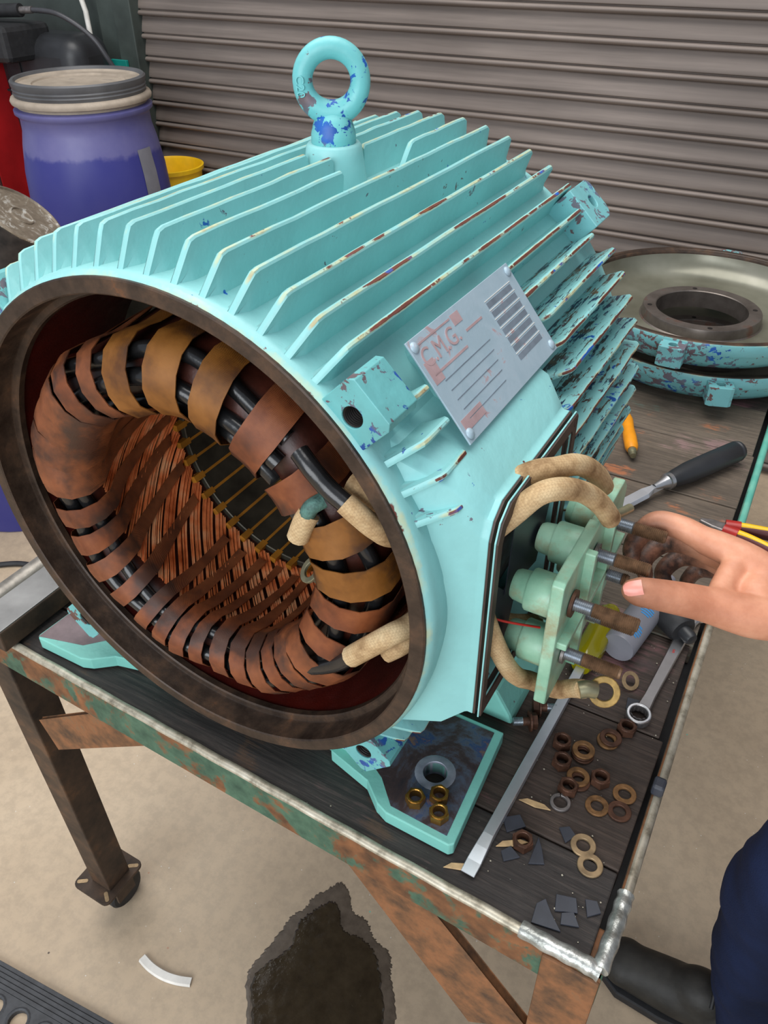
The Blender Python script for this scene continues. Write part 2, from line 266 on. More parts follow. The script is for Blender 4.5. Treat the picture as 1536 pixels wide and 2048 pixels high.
# ------------------------------------------------------------------ geometry helpers
WLOC = {}
class MB:
    """collects shapes in bench-top coordinates; build() links them as one mesh object"""
    def __init__(s): s.v = []; s.f = []; s.wear = {}; s.grime = {}; s.mi = []
    def add(s, vs, fs, M=None, wear=0.0, grime=0.0, mi=0):
        o = len(s.v)
        for i, p in enumerate(vs):
            p = Vector(p); s.v.append(M @ p if M is not None else p)
            wv = wear[i] if isinstance(wear, (list, tuple)) else wear
            gv = grime[i] if isinstance(grime, (list, tuple)) else grime
            if wv: s.wear[o+i] = wv
            if gv: s.grime[o+i] = gv
        for f in fs: s.f.append([i+o for i in f]); s.mi.append(mi)
        return s
    def box(s, lo, hi, M=None, **k):
        (a, b, c), (d, e, f) = lo, hi
        return s.add([(a,b,c),(d,b,c),(d,e,c),(a,e,c),(a,b,f),(d,b,f),(d,e,f),(a,e,f)],
                     [(0,3,2,1),(4,5,6,7),(0,1,5,4),(1,2,6,5),(2,3,7,6),(3,0,4,7)], M, **k)
    def prism(s, poly, z0, z1, M=None, top=None, **k):
        n = len(poly); tp = top or poly
        vs = [(x, y, z0) for x, y in poly]+[(x, y, z1) for x, y in tp]
        fs = [tuple(range(n-1, -1, -1)), tuple(range(n, 2*n))]+[(i, (i+1) % n, n+(i+1) % n, n+i) for i in range(n)]
        return s.add(vs, fs, M, **k)
    def lathe(s, prof, seg=32, M=None, close=False, a0=0.0, a1=2*PI, wob=None, **k):
        """prof: (r, z) about local Z"""
        full = abs(a1-a0-2*PI) < 1e-6; n = len(prof); cols = seg if full else seg+1; vs = []
        for j in range(cols):
            a = a0+(a1-a0)*j/seg; ca, sa = math.cos(a), math.sin(a)
            for r, z in prof:
                rr = r*(1+wob(a, z)) if wob else r
                vs.append((rr*ca, rr*sa, z))
        fs = []
        for j in range(seg):
            j2 = (j+1) % cols
            for i in range(n-1 if not close else n):
                i2 = (i+1) % n; fs.append((j*n+i, j2*n+i, j2*n+i2, j*n+i2))
        if full and not close:
            if prof[0][0] > 1e-6 and k.pop('cap0', False): pass
        k.pop('cap0', None)
        return s.add(vs, fs, M, **k)
    def disc(s, r, z, seg=32, M=None, up=True, **k):
        vs = [(r*math.cos(2*PI*i/seg), r*math.sin(2*PI*i/seg), z) for i in range(seg)]
        return s.add(vs, [tuple(range(seg)) if up else tuple(range(seg-1, -1, -1))], M, **k)
    def tube(s, pts, rad, seg=10, caps=True, squash=1.0, **k):
        pts = [Vector(p) for p in pts]; n = len(pts); rads = rad if isinstance(rad, (list, tuple)) else [rad]*n
        up = Vector((0, 0, 1)); vs = []; prev = None
        for i, p in enumerate(pts):
            t = (pts[min(i+1, n-1)]-pts[max(i-1, 0)]).normalized()
            if prev is None:
                a = t.cross(up) if abs(t.z) < 0.95 else t.cross(Vector((1, 0, 0)))
            else: a = prev-t*prev.dot(t)
            a.normalize(); prev = a; b = t.cross(a)
            for j in range(seg):
                an = 2*PI*j/seg; vs.append(p+a*(math.cos(an)*rads[i])+b*(math.sin(an)*rads[i]*squash))
        fs = [(i*seg+j, i*seg+(j+1) % seg, (i+1)*seg+(j+1) % seg, (i+1)*seg+j) for i in range(n-1) for j in range(seg)]
        if caps: fs += [tuple(range(seg-1, -1, -1)), tuple((n-1)*seg+j for j in range(seg))]
        return s.add(vs, fs, None, **k)
    def sphere(s, c, r, seg=16, rings=10, sc=(1,1,1), M=None, **k):
        vs = []; fs = []
        for i in range(rings+1):
            ph = PI*i/rings
            for j in range(seg): vs.append((c[0]+r*sc[0]*math.sin(ph)*math.cos(2*PI*j/seg), c[1]+r*sc[1]*math.sin(ph)*math.sin(2*PI*j/seg), c[2]+r*sc[2]*math.cos(ph)))
        for i in range(rings):
            for j in range(seg): fs.append((i*seg+j, (i+1)*seg+j, (i+1)*seg+(j+1) % seg, i*seg+(j+1) % seg))
        return s.add(vs, fs, M, **k)
    def holed(s, poly, hc, hr, z0, z1, M=None, seg=28, bottom=True, depth=None, **k):
        """extruded star-shaped polygon with a round hole (through, or blind when depth is given)"""
        angs = [2*PI*i/seg for i in range(seg)]
        for x, y in poly: angs.append(math.atan2(y-hc[1], x-hc[0]) % (2*PI))
        angs = sorted(set(round(a, 6) for a in angs)); n = len(angs); out = []; inn = []
        for a in angs:
            d = Vector((math.cos(a), math.sin(a))); best = None
            for i in range(len(poly)):
                p = Vector(poly[i])-Vector(hc); q = Vector(poly[(i+1) % len(poly)])-Vector(hc); e = q-p
                den = d.x*e.y-d.y*e.x
                if abs(den) < 1e-12: continue
                tt = (p.x*e.y-p.y*e.x)/den; u = (p.x*d.y-p.y*d.x)/den
                if tt > 0 and -1e-6 <= u <= 1+1e-6 and (best is None or tt < best): best = tt
            out.append((hc[0]+d.x*best, hc[1]+d.y*best)); inn.append((hc[0]+d.x*hr, hc[1]+d.y*hr))
        zb = z0 if depth is None else z1-depth
        vs = [(x, y, z1) for x, y in out]+[(x, y, z1) for x, y in inn]+[(x, y, zb) for x, y in inn]+[(x, y, z0) for x, y in out]
        fs = []
        for i in range(n):
            j = (i+1) % n
            fs += [(i, j, n+j, n+i), (n+i, n+j, 2*n+j, 2*n+i), (i, 3*n+i, 3*n+j, j)]
            if depth is None and bottom: fs.append((2*n+i, 2*n+j, 3*n+j, 3*n+i))
        if depth is not None: fs += [tuple(2*n+i for i in range(n)), tuple(3*n+i for i in range(n-1, -1, -1))]
        return s.add(vs, fs, M, **k)
    def mesh(s, name, origin):
        me = bpy.data.meshes.new(name); me.from_pydata([tuple(p-origin) for p in s.v], [], s.f); me.validate()
        if s.wear:
            a = me.attributes.new('wear', 'FLOAT', 'POINT'); a.data.foreach_set('value', [s.wear.get(i, 0.0) for i in range(len(me.vertices))])
        if s.grime:
            a = me.attributes.new('grime', 'FLOAT', 'POINT'); a.data.foreach_set('value', [s.grime.get(i, 0.0) for i in range(len(me.vertices))])
        if any(s.mi) and len(me.polygons) == len(s.mi): me.polygons.foreach_set('material_index', s.mi)
        return me
    def build(s, name, mat, parent=None, smooth=None, bevel=0.0, bseg=2, origin=None, offset=True):
        off = Vector((0, 0, T)) if offset else Vector((0, 0, 0))
        s.v = [p+off for p in s.v]
        if origin is None:
            xs = [p.x for p in s.v]; ys = [p.y for p in s.v]; zs = [p.z for p in s.v]
            origin = Vector(((min(xs)+max(xs))/2, (min(ys)+max(ys))/2, min(zs)))
        else: origin = Vector(origin)+off
        me = s.mesh(name, origin)
        for mm in (mat if isinstance(mat, (list, tuple)) else [mat]): me.materials.append(MT[mm])
        if smooth is not None:
            me.polygons.foreach_set('use_smooth', [True]*len(me.polygons))
            if smooth < 179: me.set_sharp_from_angle(angle=math.radians(smooth))
        return link(name, me, origin, None, parent, bevel, bseg)
def link(name, me, loc, rot=None, parent=None, bevel=0.0, bseg=2, scale=None):
    """place mesh data at a WORLD location under an (unrotated) parent"""
    o = bpy.data.objects.new(name, me); COL.objects.link(o)
    loc = Vector(loc); WLOC[o.name] = loc
    if parent is not None: o.parent = parent; o.location = loc-WLOC[parent.name]
    else: o.location = loc
    if rot is not None: o.rotation_euler = rot
    if scale is not None: o.scale = scale
    if bevel:
        b = o.modifiers.new('bevel', 'BEVEL'); b.width = bevel; b.segments = bseg; b.limit_method = 'ANGLE'; b.angle_limit = math.radians(40); b.harden_normals = False
    return o
def thing(name, label, cat, loc, group=None):
    o = bpy.data.objects.new(name, None); COL.objects.link(o); o.empty_display_size = 0.05
    loc = Vector(loc)+Vector((0, 0, T)); o.location = loc; WLOC[o.name] = loc
    return tag(o, label, cat, group)
def tag(o, label, cat=None, group=None):
    o['label'] = label
    if cat: o['category'] = cat
    if group: o['group'] = group
    return o
def struct(o): o['kind'] = 'structure'; return o
def spline(pts, n=8):
    """Catmull-Rom through pts"""
    P = [Vector(p) for p in pts]; out = []
    for i in range(len(P)-1):
        p0 = P[max(i-1, 0)]; p1 = P[i]; p2 = P[i+1]; p3 = P[min(i+2, len(P)-1)]
        for k in range(n):
            t = k/n
            out.append(0.5*((2*p1)+(p2-p0)*t+(2*p0-5*p1+4*p2-p3)*t*t+(3*p1-p0-3*p2+p3)*t**3))
    out.append(P[-1]); return out
def frame(o, z, x=None):
    """matrix with origin o, local Z along z and local X as close to x as possible"""
    z = Vector(z).normalized(); x = Vector(x) if x is not None else (Vector((0, 0, 1)) if abs(z.z) < 0.9 else Vector((1, 0, 0)))
    x = (x-z*x.dot(z)).normalized(); y = z.cross(x)
    return Matrix(((x.x, y.x, z.x, o[0]), (x.y, y.y, z.y, o[1]), (x.z, y.z, z.z, o[2]), (0, 0, 0, 1)))
def text_mb(txt, size, depth, M, font_scale=1.0):
    c = bpy.data.curves.new('lettering', 'FONT'); c.body = txt; c.size = size; c.extrude = depth; c.align_x = 'CENTER'; c.align_y = 'CENTER'
    o = bpy.data.objects.new('lettering', c); COL.objects.link(o)
    dg = bpy.context.evaluated_depsgraph_get(); me = bpy.data.meshes.new_from_object(o.evaluated_get(dg))
    mb = MB(); mb.add([v.co[:] for v in me.vertices], [tuple(p.vertices) for p in me.polygons], M)
    bpy.data.objects.remove(o, do_unlink=True); return mb
def rrect(x0, y0, x1, y1, r, n=4):
    out = []
    for cx, cy, a in ((x1-r, y0+r, -PI/2), (x1-r, y1-r, 0), (x0+r, y1-r, PI/2), (x0+r, y0+r, PI)):
        for i in range(n+1): out.append((cx+r*math.cos(a+PI/2*i/n), cy+r*math.sin(a+PI/2*i/n)))
    return out

# ------------------------------------------------------------------ the setting
FZ = -T
o = struct(MB().box((-6, -5.5, FZ-0.1), (5, 2.32, FZ)).build('floor', 'concrete')); o['label'] = 'beige dusty concrete workshop floor'
# roller shutter: curtain of curled steel slats in the far opening
DY = 2.20; X0 = -2.07; X1 = 3.2; PITCH = 0.0755; ZD = 0.4345
prof = [(0.009, -0.003), (0.002, -0.001), (-0.008, 0.001), (-0.013, 0.006), (-0.0125, 0.011), (-0.008, 0.0155), (0.000, 0.0165), (0.005, 0.018), (0.002, 0.0205), (-0.006, 0.0215), (-0.0065, 0.024), (-0.004, 0.036), (0.001, 0.052), (0.006, 0.064), (0.009, 0.0725)]
mb = MB(); n = len(prof)
vs = [(X0, DY+a, b) for a, b in prof]+[(X1, DY+a, b) for a, b in prof]
mb.add(vs, [(i, n+i, n+i+1, i+1) for i in range(n-1)])
slat_me = mb.mesh('slat', Vector((0, DY, 0))); slat_me.materials.append(MT['slat'])
slat_me.polygons.foreach_set('use_smooth', [True]*len(slat_me.polygons))
door = MB().box((X0-0.02, DY+0.02, FZ), (X1+0.02, DY+0.03, 2.2)).build('door_1', 'slat'); struct(door); door['label'] = 'brown grey roller shutter door of horizontal slats'
zz = ZD
while zz > FZ+PITCH: zz -= PITCH
while zz < 1.6:
    so = link('slat', slat_me, (0, DY, zz+T), None, door); zz += PITCH
o = MB().box((X0-0.09, DY-0.05, FZ), (X0+0.0, DY+0.05, 2.2)).box((X0-0.20, DY-0.02, FZ), (X0-0.10, DY+0.05, 2.2)).build('trim_1', 'dark_green_post', None, None, 0.004); struct(o)
o = MB().box((-6, DY+0.03, FZ), (X0-0.1, DY+0.12, 2.4)).build('wall_back', 'dark_green_post'); struct(o)
# ------------------------------------------------------------------ the motor
motor = thing('electric_motor', 'large turquoise finned electric motor lying open on the bench', 'motor', (0, 0.26, 0))
AXM = frame((0, 0, AX), (0, 1, 0), (1, 0, 0))          # local Z along the shaft, local X to the right
# local lathe axes: X -> +x, Y -> z x X ; keep angles as measured from +x towards up
AXM = Matrix(((1, 0, 0, 0), (0, 0, 1, 0), (0, 1, 0, AX), (0, 0, 0, 1)))
def pol(r, a, y): return Vector((r*math.cos(a), y, AX+r*math.sin(a)))
R = 0.25
wobr = lambda a, z: 0.0016*math.sin(3*a+1)+0.0009*math.sin(11*a)+0.0006*math.sin(23*a+z*40)
mb = MB(); prof = [(R, 0.0035), (0.2535, 0.007), (0.2545, 0.014), (0.2535, 0.03), (0.2535, 0.505), (0.2515, 0.515), (0.236, 0.515), (0.234, 0.505)]
mb.lathe(prof, 120, AXM, wob=lambda a, z: wobr(a, z) if z > 0.005 else 0, wear=[1.0, 0.9, 0.55, 0, 0, 0.3, 0.6, 0]*120)
mb.build('housing', 'paint', motor, 50)
mb = MB(); prof = [(R, 0.006), (R+0.0003, 0.001), (R-0.001, 0.0), (0.2375, 0.0), (0.2362, 0.0012), (0.2362, 0.024), (0.2352, 0.0255), (0.2300, 0.0260), (0.2285, 0.0275), (0.2285, 0.034), (0.2310, 0.036)]
mb.lathe(prof, 128, AXM); tag(mb.build('machined_rim', 'rim_iron', motor, 35), 'bare rusty machined rim')
mb = MB(); mb.lathe([(0.2308, 0.034), (0.2308, 0.50), (0.2340, 0.505)], 96, AXM); tag(mb.build('inner_wall', 'red_varnish', motor, 60), 'dark red varnished inside wall')
# cooling fins: radial cast plates
def fin_profile(y0, y1, slant0=True, slant1=True, rt=0.2832):
    p = [(y0, 0.249)]
    p += [(y0+0.017, rt-0.006), (y0+0.0205, rt-0.0015), (y0+0.026, rt)] if slant0 else [(y0, rt-0.003), (y0+0.003, rt)]
    nseg = max(1, int((y1-y0)/0.03))
    for i in range(1, nseg): p.append((y0+0.026+(y1-y0-0.04)*i/nseg, rt+random.uniform(-0.0006, 0.0006)))
    p += [(y1-0.012, rt), (y1-0.006, rt-0.003), (y1, 0.262), (y1+0.002, 0.249)] if slant1 else [(y1-0.003, rt), (y1, rt-0.003), (y1, 0.249)]
    return p
def fin(a, y0, y1, s0=True, s1=True, rt=0.2832, grime=0.0, extra=0.0, matn='paint_fin'):
    prof = fin_profile(y0, y1, s0, s1, rt); ty = Vector((-math.sin(a), 0, math.cos(a))); c = Vector((math.cos(a), 0, math.sin(a)))
    n = len(prof); vs = []; we = []; gr = []
    for sgn in (-1, 1):
        for layer in range(4):
            for (y, r) in prof:
                base = 0.249
                if layer == 0: rr, th = r, 0.0010
                elif layer == 1: rr, th = max(base, r-0.0014), 0.0026
                elif layer == 2: rr, th = max(base, base+(r-base)*0.45), 0.0034
                else: rr, th = base, 0.0075
                vs.append(Vector((0, y, AX))+c*rr+ty*(sgn*th)); hgt = (rr-base)/(rt-base)
                we.append((1.0+extra) if layer == 0 and hgt > 0.3 else (0.72 if layer == 1 and hgt > 0.3 else 0.0)); gr.append(grime*(1.0-0.4*hgt) if grime else 0.0)
    fs = []; L = 4*n
    for s in (0, 1):
        for l in range(3):
            for i in range(n-1):
                q = [s*L+l*n+i, s*L+l*n+i+1, s*L+(l+1)*n+i+1, s*L+(l+1)*n+i]; fs.append(q if s == 0 else q[::-1])
    for i in range(n-1): fs.append([i, L+i, L+i+1, i+1])
    mb = MB(); mb.add(vs, fs, None, wear=we, grime=gr); return mb.build('cooling_fin', matn, motor, 22)
A0, STEP = 53.0, 5.8
k = -19
while k < 33:
    deg = A0+STEP*k; a = math.radians(deg); k += 1
    d = (deg+180) % 360-180
    if -128 < d < -52: continue
    segs = [(0.008, 0.502, True, True)]
    if 79 < d < 97:                                    # interrupted by the lifting boss
        segs = [(0.008, 0.235, True, False), (0.345, 0.502, True, True)] if d < 85 else [(0.008, 0.262, True, False), (0.318, 0.502, False, True)]
    if 43 < d < 50: segs = [(0.268, 0.47, False, False)]
    if 22 < d < 43: segs = [(0.012, 0.0725, True, False), (0.266, 0.502, True, True)]
    if 36 < d < 43: segs = [(0.052, 0.0725, False, False), (0.266, 0.462, False, False)]
    if -31 < d < 22: segs = [(0.238, 0.502, True, True)]
    if -52 <= d <= -31: segs = [(0.012, 0.075, True, True), (0.15, 0.50, True, True)]
    for (y0, y1, s0, s1) in segs:
        fin(a, y0, y1, s0, s1, grime=(0.85 if d < 47 and y0 > 0.2 and d > -40 else (0.35 if d < 50 else 0.0)), extra=(0.10 if d < 70 else 0.0))
# threaded corner bosses on the front and rear rims
def boss(deg, y0, y1, rear=False):
    a = math.radians(deg); c = Vector((math.cos(a), 0, math.sin(a))); tx = Vector((math.sin(a), 0, -math.cos(a)))
    mb = MB(); d = (y1-y0)
    if not rear:
        M = frame(Vector((0, y1, AX))+c*0.262, (0, -1, 0), tx)
        mb.holed([(-0.023, -0.026), (0.023, -0.026), (0.023, 0.022), (0.017, 0.026), (-0.017, 0.026), (-0.023, 0.022)], (0, 0.002), 0.0085, 0, d, M, depth=0.03, wear=0.0) if False else None
        yy = M.to_3x3() @ Vector((0, 1, 0)); sg = 1 if yy.dot(c) > 0 else -1
        poly = [(-0.023, -0.024*sg), (0.023, -0.024*sg), (0.023, 0.019*sg), (0.019, 0.024*sg), (-0.019, 0.024*sg), (-0.023, 0.019*sg)]
        if sg < 0: poly = poly[::-1]
        mb.holed(poly, (0, 0.001*sg), 0.0085, 0, d, M, depth=0.034, grime=0.25)
        o = mb.build('corner_lug', 'paint_worn', motor, None, 0.002)
        h = MB(); Mh = frame(Vector((0, y0, AX))+c*(0.262+0.001), (0, 1, 0), tx)
        pr = []
        for i in range(14): pr += [(0.0084, 0.0015+i*0.0022), (0.0074, 0.0026+i*0.0022)]
        h.lathe(pr, 20, Mh); h.build('thread', 'dark_hole', o, 60)
    else:
        M = frame(Vector((0, (y0+y1)/2, AX))+c*0.246, c, (0, 1, 0))
        mb.holed([(-d/2, -0.024), (d/2-0.008, -0.024), (d/2, -0.016), (d/2, 0.018), (d/2-0.006, 0.024), (-d/2, 0.024)], (0.004, 0), 0.0075, 0, 0.040, M, depth=0.03)
        mb.build('corner_lug', 'paint_bell', motor, None, 0.0025)
for dg in (45, -45, 135, 225): boss(dg, 0.006, 0.046)
for dg in (47, 135): boss(dg, 0.468, 0.524, True)
# lifting boss and eye
mb = MB(); mb.lathe([(0.034, 0.235), (0.030, 0.262), (0.0275, 0.28), (0.0265, 0.286), (0.0245, 0.2885), (0, 0.2885)], 32, Matrix.Translation((-0.004, 0.291, AX)), wear=[0, 0, 0, 0.5, 0.7, 0.0]*32)
mb.build('lifting_boss', 'paint', motor, 60)
EYE = Vector((-0.004, 0.291, AX+0.3405)); eye_y = math.radians(31)
eyeX = Vector((math.cos(eye_y), math.sin(eye_y), 0)); eyeN = Vector((math.sin(eye_y), -math.cos(eye_y), 0))
mb = MB(); ring = []; cnt = 48; sg = 16; vs = []; fs = []
for i in range(cnt):
    a = 2*PI*i/cnt; rd = eyeX*math.cos(a)+Vector((0, 0, 1))*math.sin(a)
    fat = 1.0+0.22*max(0, -math.sin(a))**2
    for j in range(sg):
        b = 2*PI*j/sg; vs.append(EYE+rd*(0.0265+0.0092*math.cos(b)*fat)+eyeN*(0.0088*math.sin(b)*fat))
for i in range(cnt):
    for j in range(sg): fs.append((i*sg+j, ((i+1) % cnt)*sg+j, ((i+1) % cnt)*sg+(j+1) % sg, i*sg+(j+1) % sg))
mb.add(vs, fs, None, wear=0.25)
mb.lathe([(0.0200, -0.0535), (0.0215, -0.0515), (0.0212, -0.044), (0.019, -0.036), (0.0165, -0.030), (0.010, -0.026)], 28, Matrix.Translation(EYE), wear=0.3)
eye = mb.build('lifting_eye', 'paint_worn', motor, 60); tag(eye, 'chipped turquoise lifting eye bolt')
eyeL = EYE+eyeX*(-0.0285)+eyeN*0.0092+Vector((0, 0, -0.003))
text_mb('C20', 0.011, 0.0006, frame(eyeL, eyeN-eyeX*0.25, (0.05, 0, -1))).build('lettering', 'paint_worn', eye)
# terminal box cast on the right side
bx = [(0.043, -0.112), (0.218, -0.112), (0.220, -0.108), (0.220, 0.108), (0.217, 0.112), (0.064, 0.112), (0.049, 0.102), (0.043, 0.086)]     # (y, z) of the open flange
bx0 = [(0.022, -0.150), (0.236, -0.150), (0.242, -0.145), (0.242, 0.160), (0.236, 0.168), (0.030, 0.165), (0.022, 0.158), (0.020, 0.135)]
bi = [(0.052, -0.098), (0.206, -0.098), (0.209, -0.094), (0.209, 0.094), (0.206, 0.099), (0.070, 0.099), (0.058, 0.092), (0.053, 0.080)]
def dens(poly, k_=7):
    out = []
    for a_, b_ in zip(poly, poly[1:]+poly[:1]):
        for q in range(k_): out.append((a_[0]+(b_[0]-a_[0])*q/k_, a_[1]+(b_[1]-a_[1])*q/k_))
    return out
def ring3(poly, x): return [(x, y, AX+z) for y, z in poly]
def lerp(p, q, t): return [(a[0]+(b[0]-a[0])*t, a[1]+(b[1]-a[1])*t) for a, b in zip(p, q)]
dx_, d0_, di_ = dens(bx), dens(bx0), dens(bi); n = len(dx_); mb = MB(); mid = lerp(d0_, dx_, 0.55)
base = [(math.sqrt(0.2425**2-z*z), y, AX+z) for y, z in d0_]
midl = [(max(0.246, 0.2)+0*y if abs(z) > 0.2 else 0.2535, y, AX+z) for y, z in mid]
loops = [base, midl, ring3(lerp(d0_, dx_, 0.97), 0.272), ring3(dx_, 0.2745), ring3(dx_, 0.2795), ring3(di_, 0.2795), ring3(di_, 0.2535)]
vs = sum(loops, []); fs = [(i+l*n, (i+1) % n+l*n, (i+1) % n+(l+1)*n, i+(l+1)*n) for l in range(len(loops)-1) for i in range(n)]
mb.add(vs, fs); tbox = mb.build('terminal_box', 'paint', motor, 35, 0.002)
def sheet(poly, x0, x1, name, matn, par, inner=None, bevel=0.0):
    m2 = MB(); k2 = len(poly)
    if inner is None:
        m2.add(ring3(poly, x0)+ring3(poly, x1), [tuple(range(k2)), tuple(range(2*k2-1, k2-1, -1))]+[(i, k2+i, k2+(i+1) % k2, (i+1) % k2) for i in range(k2)])
    else:
        v2 = ring3(poly, x0)+ring3(poly, x1)+ring3(inner, x1)+ring3(inner, x0); f2 = []
        for i in range(k2):
            j = (i+1) % k2
            for l in range(4): f2.append((l*k2+i, l*k2+j, ((l+1) % 4)*k2+j, ((l+1) % 4)*k2+i))
        m2.add(v2, f2)
    return m2.build(name, matn, par, None, bevel)
grow = lambda poly, d: [(y+(d if y > 0.13 else -d), z+(d if z > 0 else -d)) for y, z in poly]
tag(sheet(grow(bx, -0.0005), 0.2797, 0.2815, 'gasket', 'gasket', tbox, bi), 'dark brown gasket')
sheet(grow(bx, 0.0006), 0.2845, 0.2858, 'flange_plate', 'paint', tbox, bi)
sheet(grow(bx, -0.0006), 0.2859, 0.2874, 'gasket', 'gasket', tbox, bi)
for (y, z) in ((0.058, -0.104), (0.212, 0.104), (0.212, -0.104)):
    MB().lathe([(0.0, 0.0), (0.0036, 0.0), (0.0036, 0.0004)], 14, frame((0.2872, y, AX+z), (1, 0, 0))).build('screw_hole', 'dark_hole', tbox)
mb = MB(); pr = []
mb.lathe([(0.2549, 0.05), (0.2549, 0.212)], 14, AXM, a0=math.radians(-23), a1=math.radians(23)); tag(mb.build('inner_paint', 'red_varnish', tbox, 60), 'red varnished surface inside the box')
def torn(poly, x, tilt, name):
    m2 = MB(); k2 = len(poly); c0 = poly[0]
    f = lambda y, z, dx: (x+dx+tilt*(y-c0[0]), y, AX+z)
    m2.add([f(y, z, 0) for y, z in poly]+[f(y, z, 0.0008) for y, z in poly], [tuple(range(k2-1, -1, -1)), tuple(range(k2, 2*k2))]+[(i, (i+1) % k2, k2+(i+1) % k2, k2+i) for i in range(k2)])
    tag(m2.build(name, 'black_sheet', tbox), 'torn black insulating sheet')
torn([(0.105, -0.02), (0.175, -0.03), (0.19, 0.03), (0.182, 0.062), (0.168, 0.058), (0.16, 0.074), (0.135, 0.07), (0.128, 0.055), (0.11, 0.06)], 0.276, 0.05, 'insulating_sheet')
torn([(0.062, -0.07), (0.12, -0.085), (0.135, -0.03), (0.12, -0.008), (0.105, -0.014), (0.088, 0.004), (0.066, -0.004)], 0.272, 0.06, 'insulating_sheet')
# nameplate on its raised pad
pa = math.radians(39.4); pc = Vector((math.cos(pa), 0, math.sin(pa))); pt = Vector((-math.sin(pa), 0, math.cos(pa)))
PC = Vector((0, 0.1680, AX))+pc*0.283
M = frame(PC, pc, (0, 1, 0))          # local x: along the shaft, local y: up the curve or down
ysg = 1 if (M.to_3x3() @ Vector((0, 1, 0))).dot(pt) > 0 else -1
mb = MB(); mb.prism(rrect(-0.060, -0.040, 0.080, 0.040, 0.012), -0.045, -0.0012, M); mb.build('plate_pad', 'paint', motor, None, 0.003)
mb = MB(); mb.prism([(-0.0945, -0.0447), (0.0945, -0.0447), (0.0945, 0.0447), (-0.0945, 0.0447)], -0.001, 0.0006, M)
npl = mb.build('nameplate', 'nameplate', motor, None, 0.0004); tag(npl, 'pale grey engraved nameplate')
F = lambda x, y: M @ Vector((x, y*ysg, 0.0007))
def strip(x0, x1, y0, y1, name='engraved_rule', matn='plate_bare', z=0.0010):
    m2 = MB(); y0, y1 = sorted((y0*ysg, y1*ysg)); m2.box((x0, y0, 0.0004), (x1, y1, z), M); return m2.build(name, matn, npl)
ML = frame(F(-0.058, 0.026), pc, (0, 1, 0)); 
if ysg < 0: ML = ML @ Matrix.Rotation(0, 4, 'Z')
text_mb('C.M.G.', 0.021, 0.0005, ML).build('lettering', 'plate_bare', npl)
strip(-0.085, -0.030, 0.0375, 0.0390); strip(-0.085, -0.028, 0.0115, 0.0135); strip(-0.018, 0.012, 0.0215, 0.0235); strip(-0.090, -0.076, 0.006, 0.0245, 'bare_patch'); strip(-0.028, -0.014, 0.031, 0.040, 'bare_patch'); strip(-0.09, -0.055, -0.036, -0.026, 'bare_patch')
for i in range(5): strip(-0.078, 0.005-0.003*i, 0.004-0.0085*i, 0.0046-0.0085*i, 'engraved_rule', 'print_grey')
for i in range(7):
    y = 0.030-0.0085*i; strip(0.028, 0.082, y, y+0.0005, 'engraved_rule', 'white_plastic'); strip(0.029, 0.080, y-0.0066, y-0.0016, 'data_cell', 'print_grey', 0.0008)
for (x, y) in ((-0.088, 0.038), (0.088, 0.038), (-0.088, -0.038), (0.088, -0.038)):
    m2 = MB(); m2.lathe([(0.0046, 0), (0.0042, 0.0012), (0.0025, 0.0022), (0, 0.0026)], 16, frame(F(x, y), pc)); m2.build('rivet', 'nameplate', npl, 60)
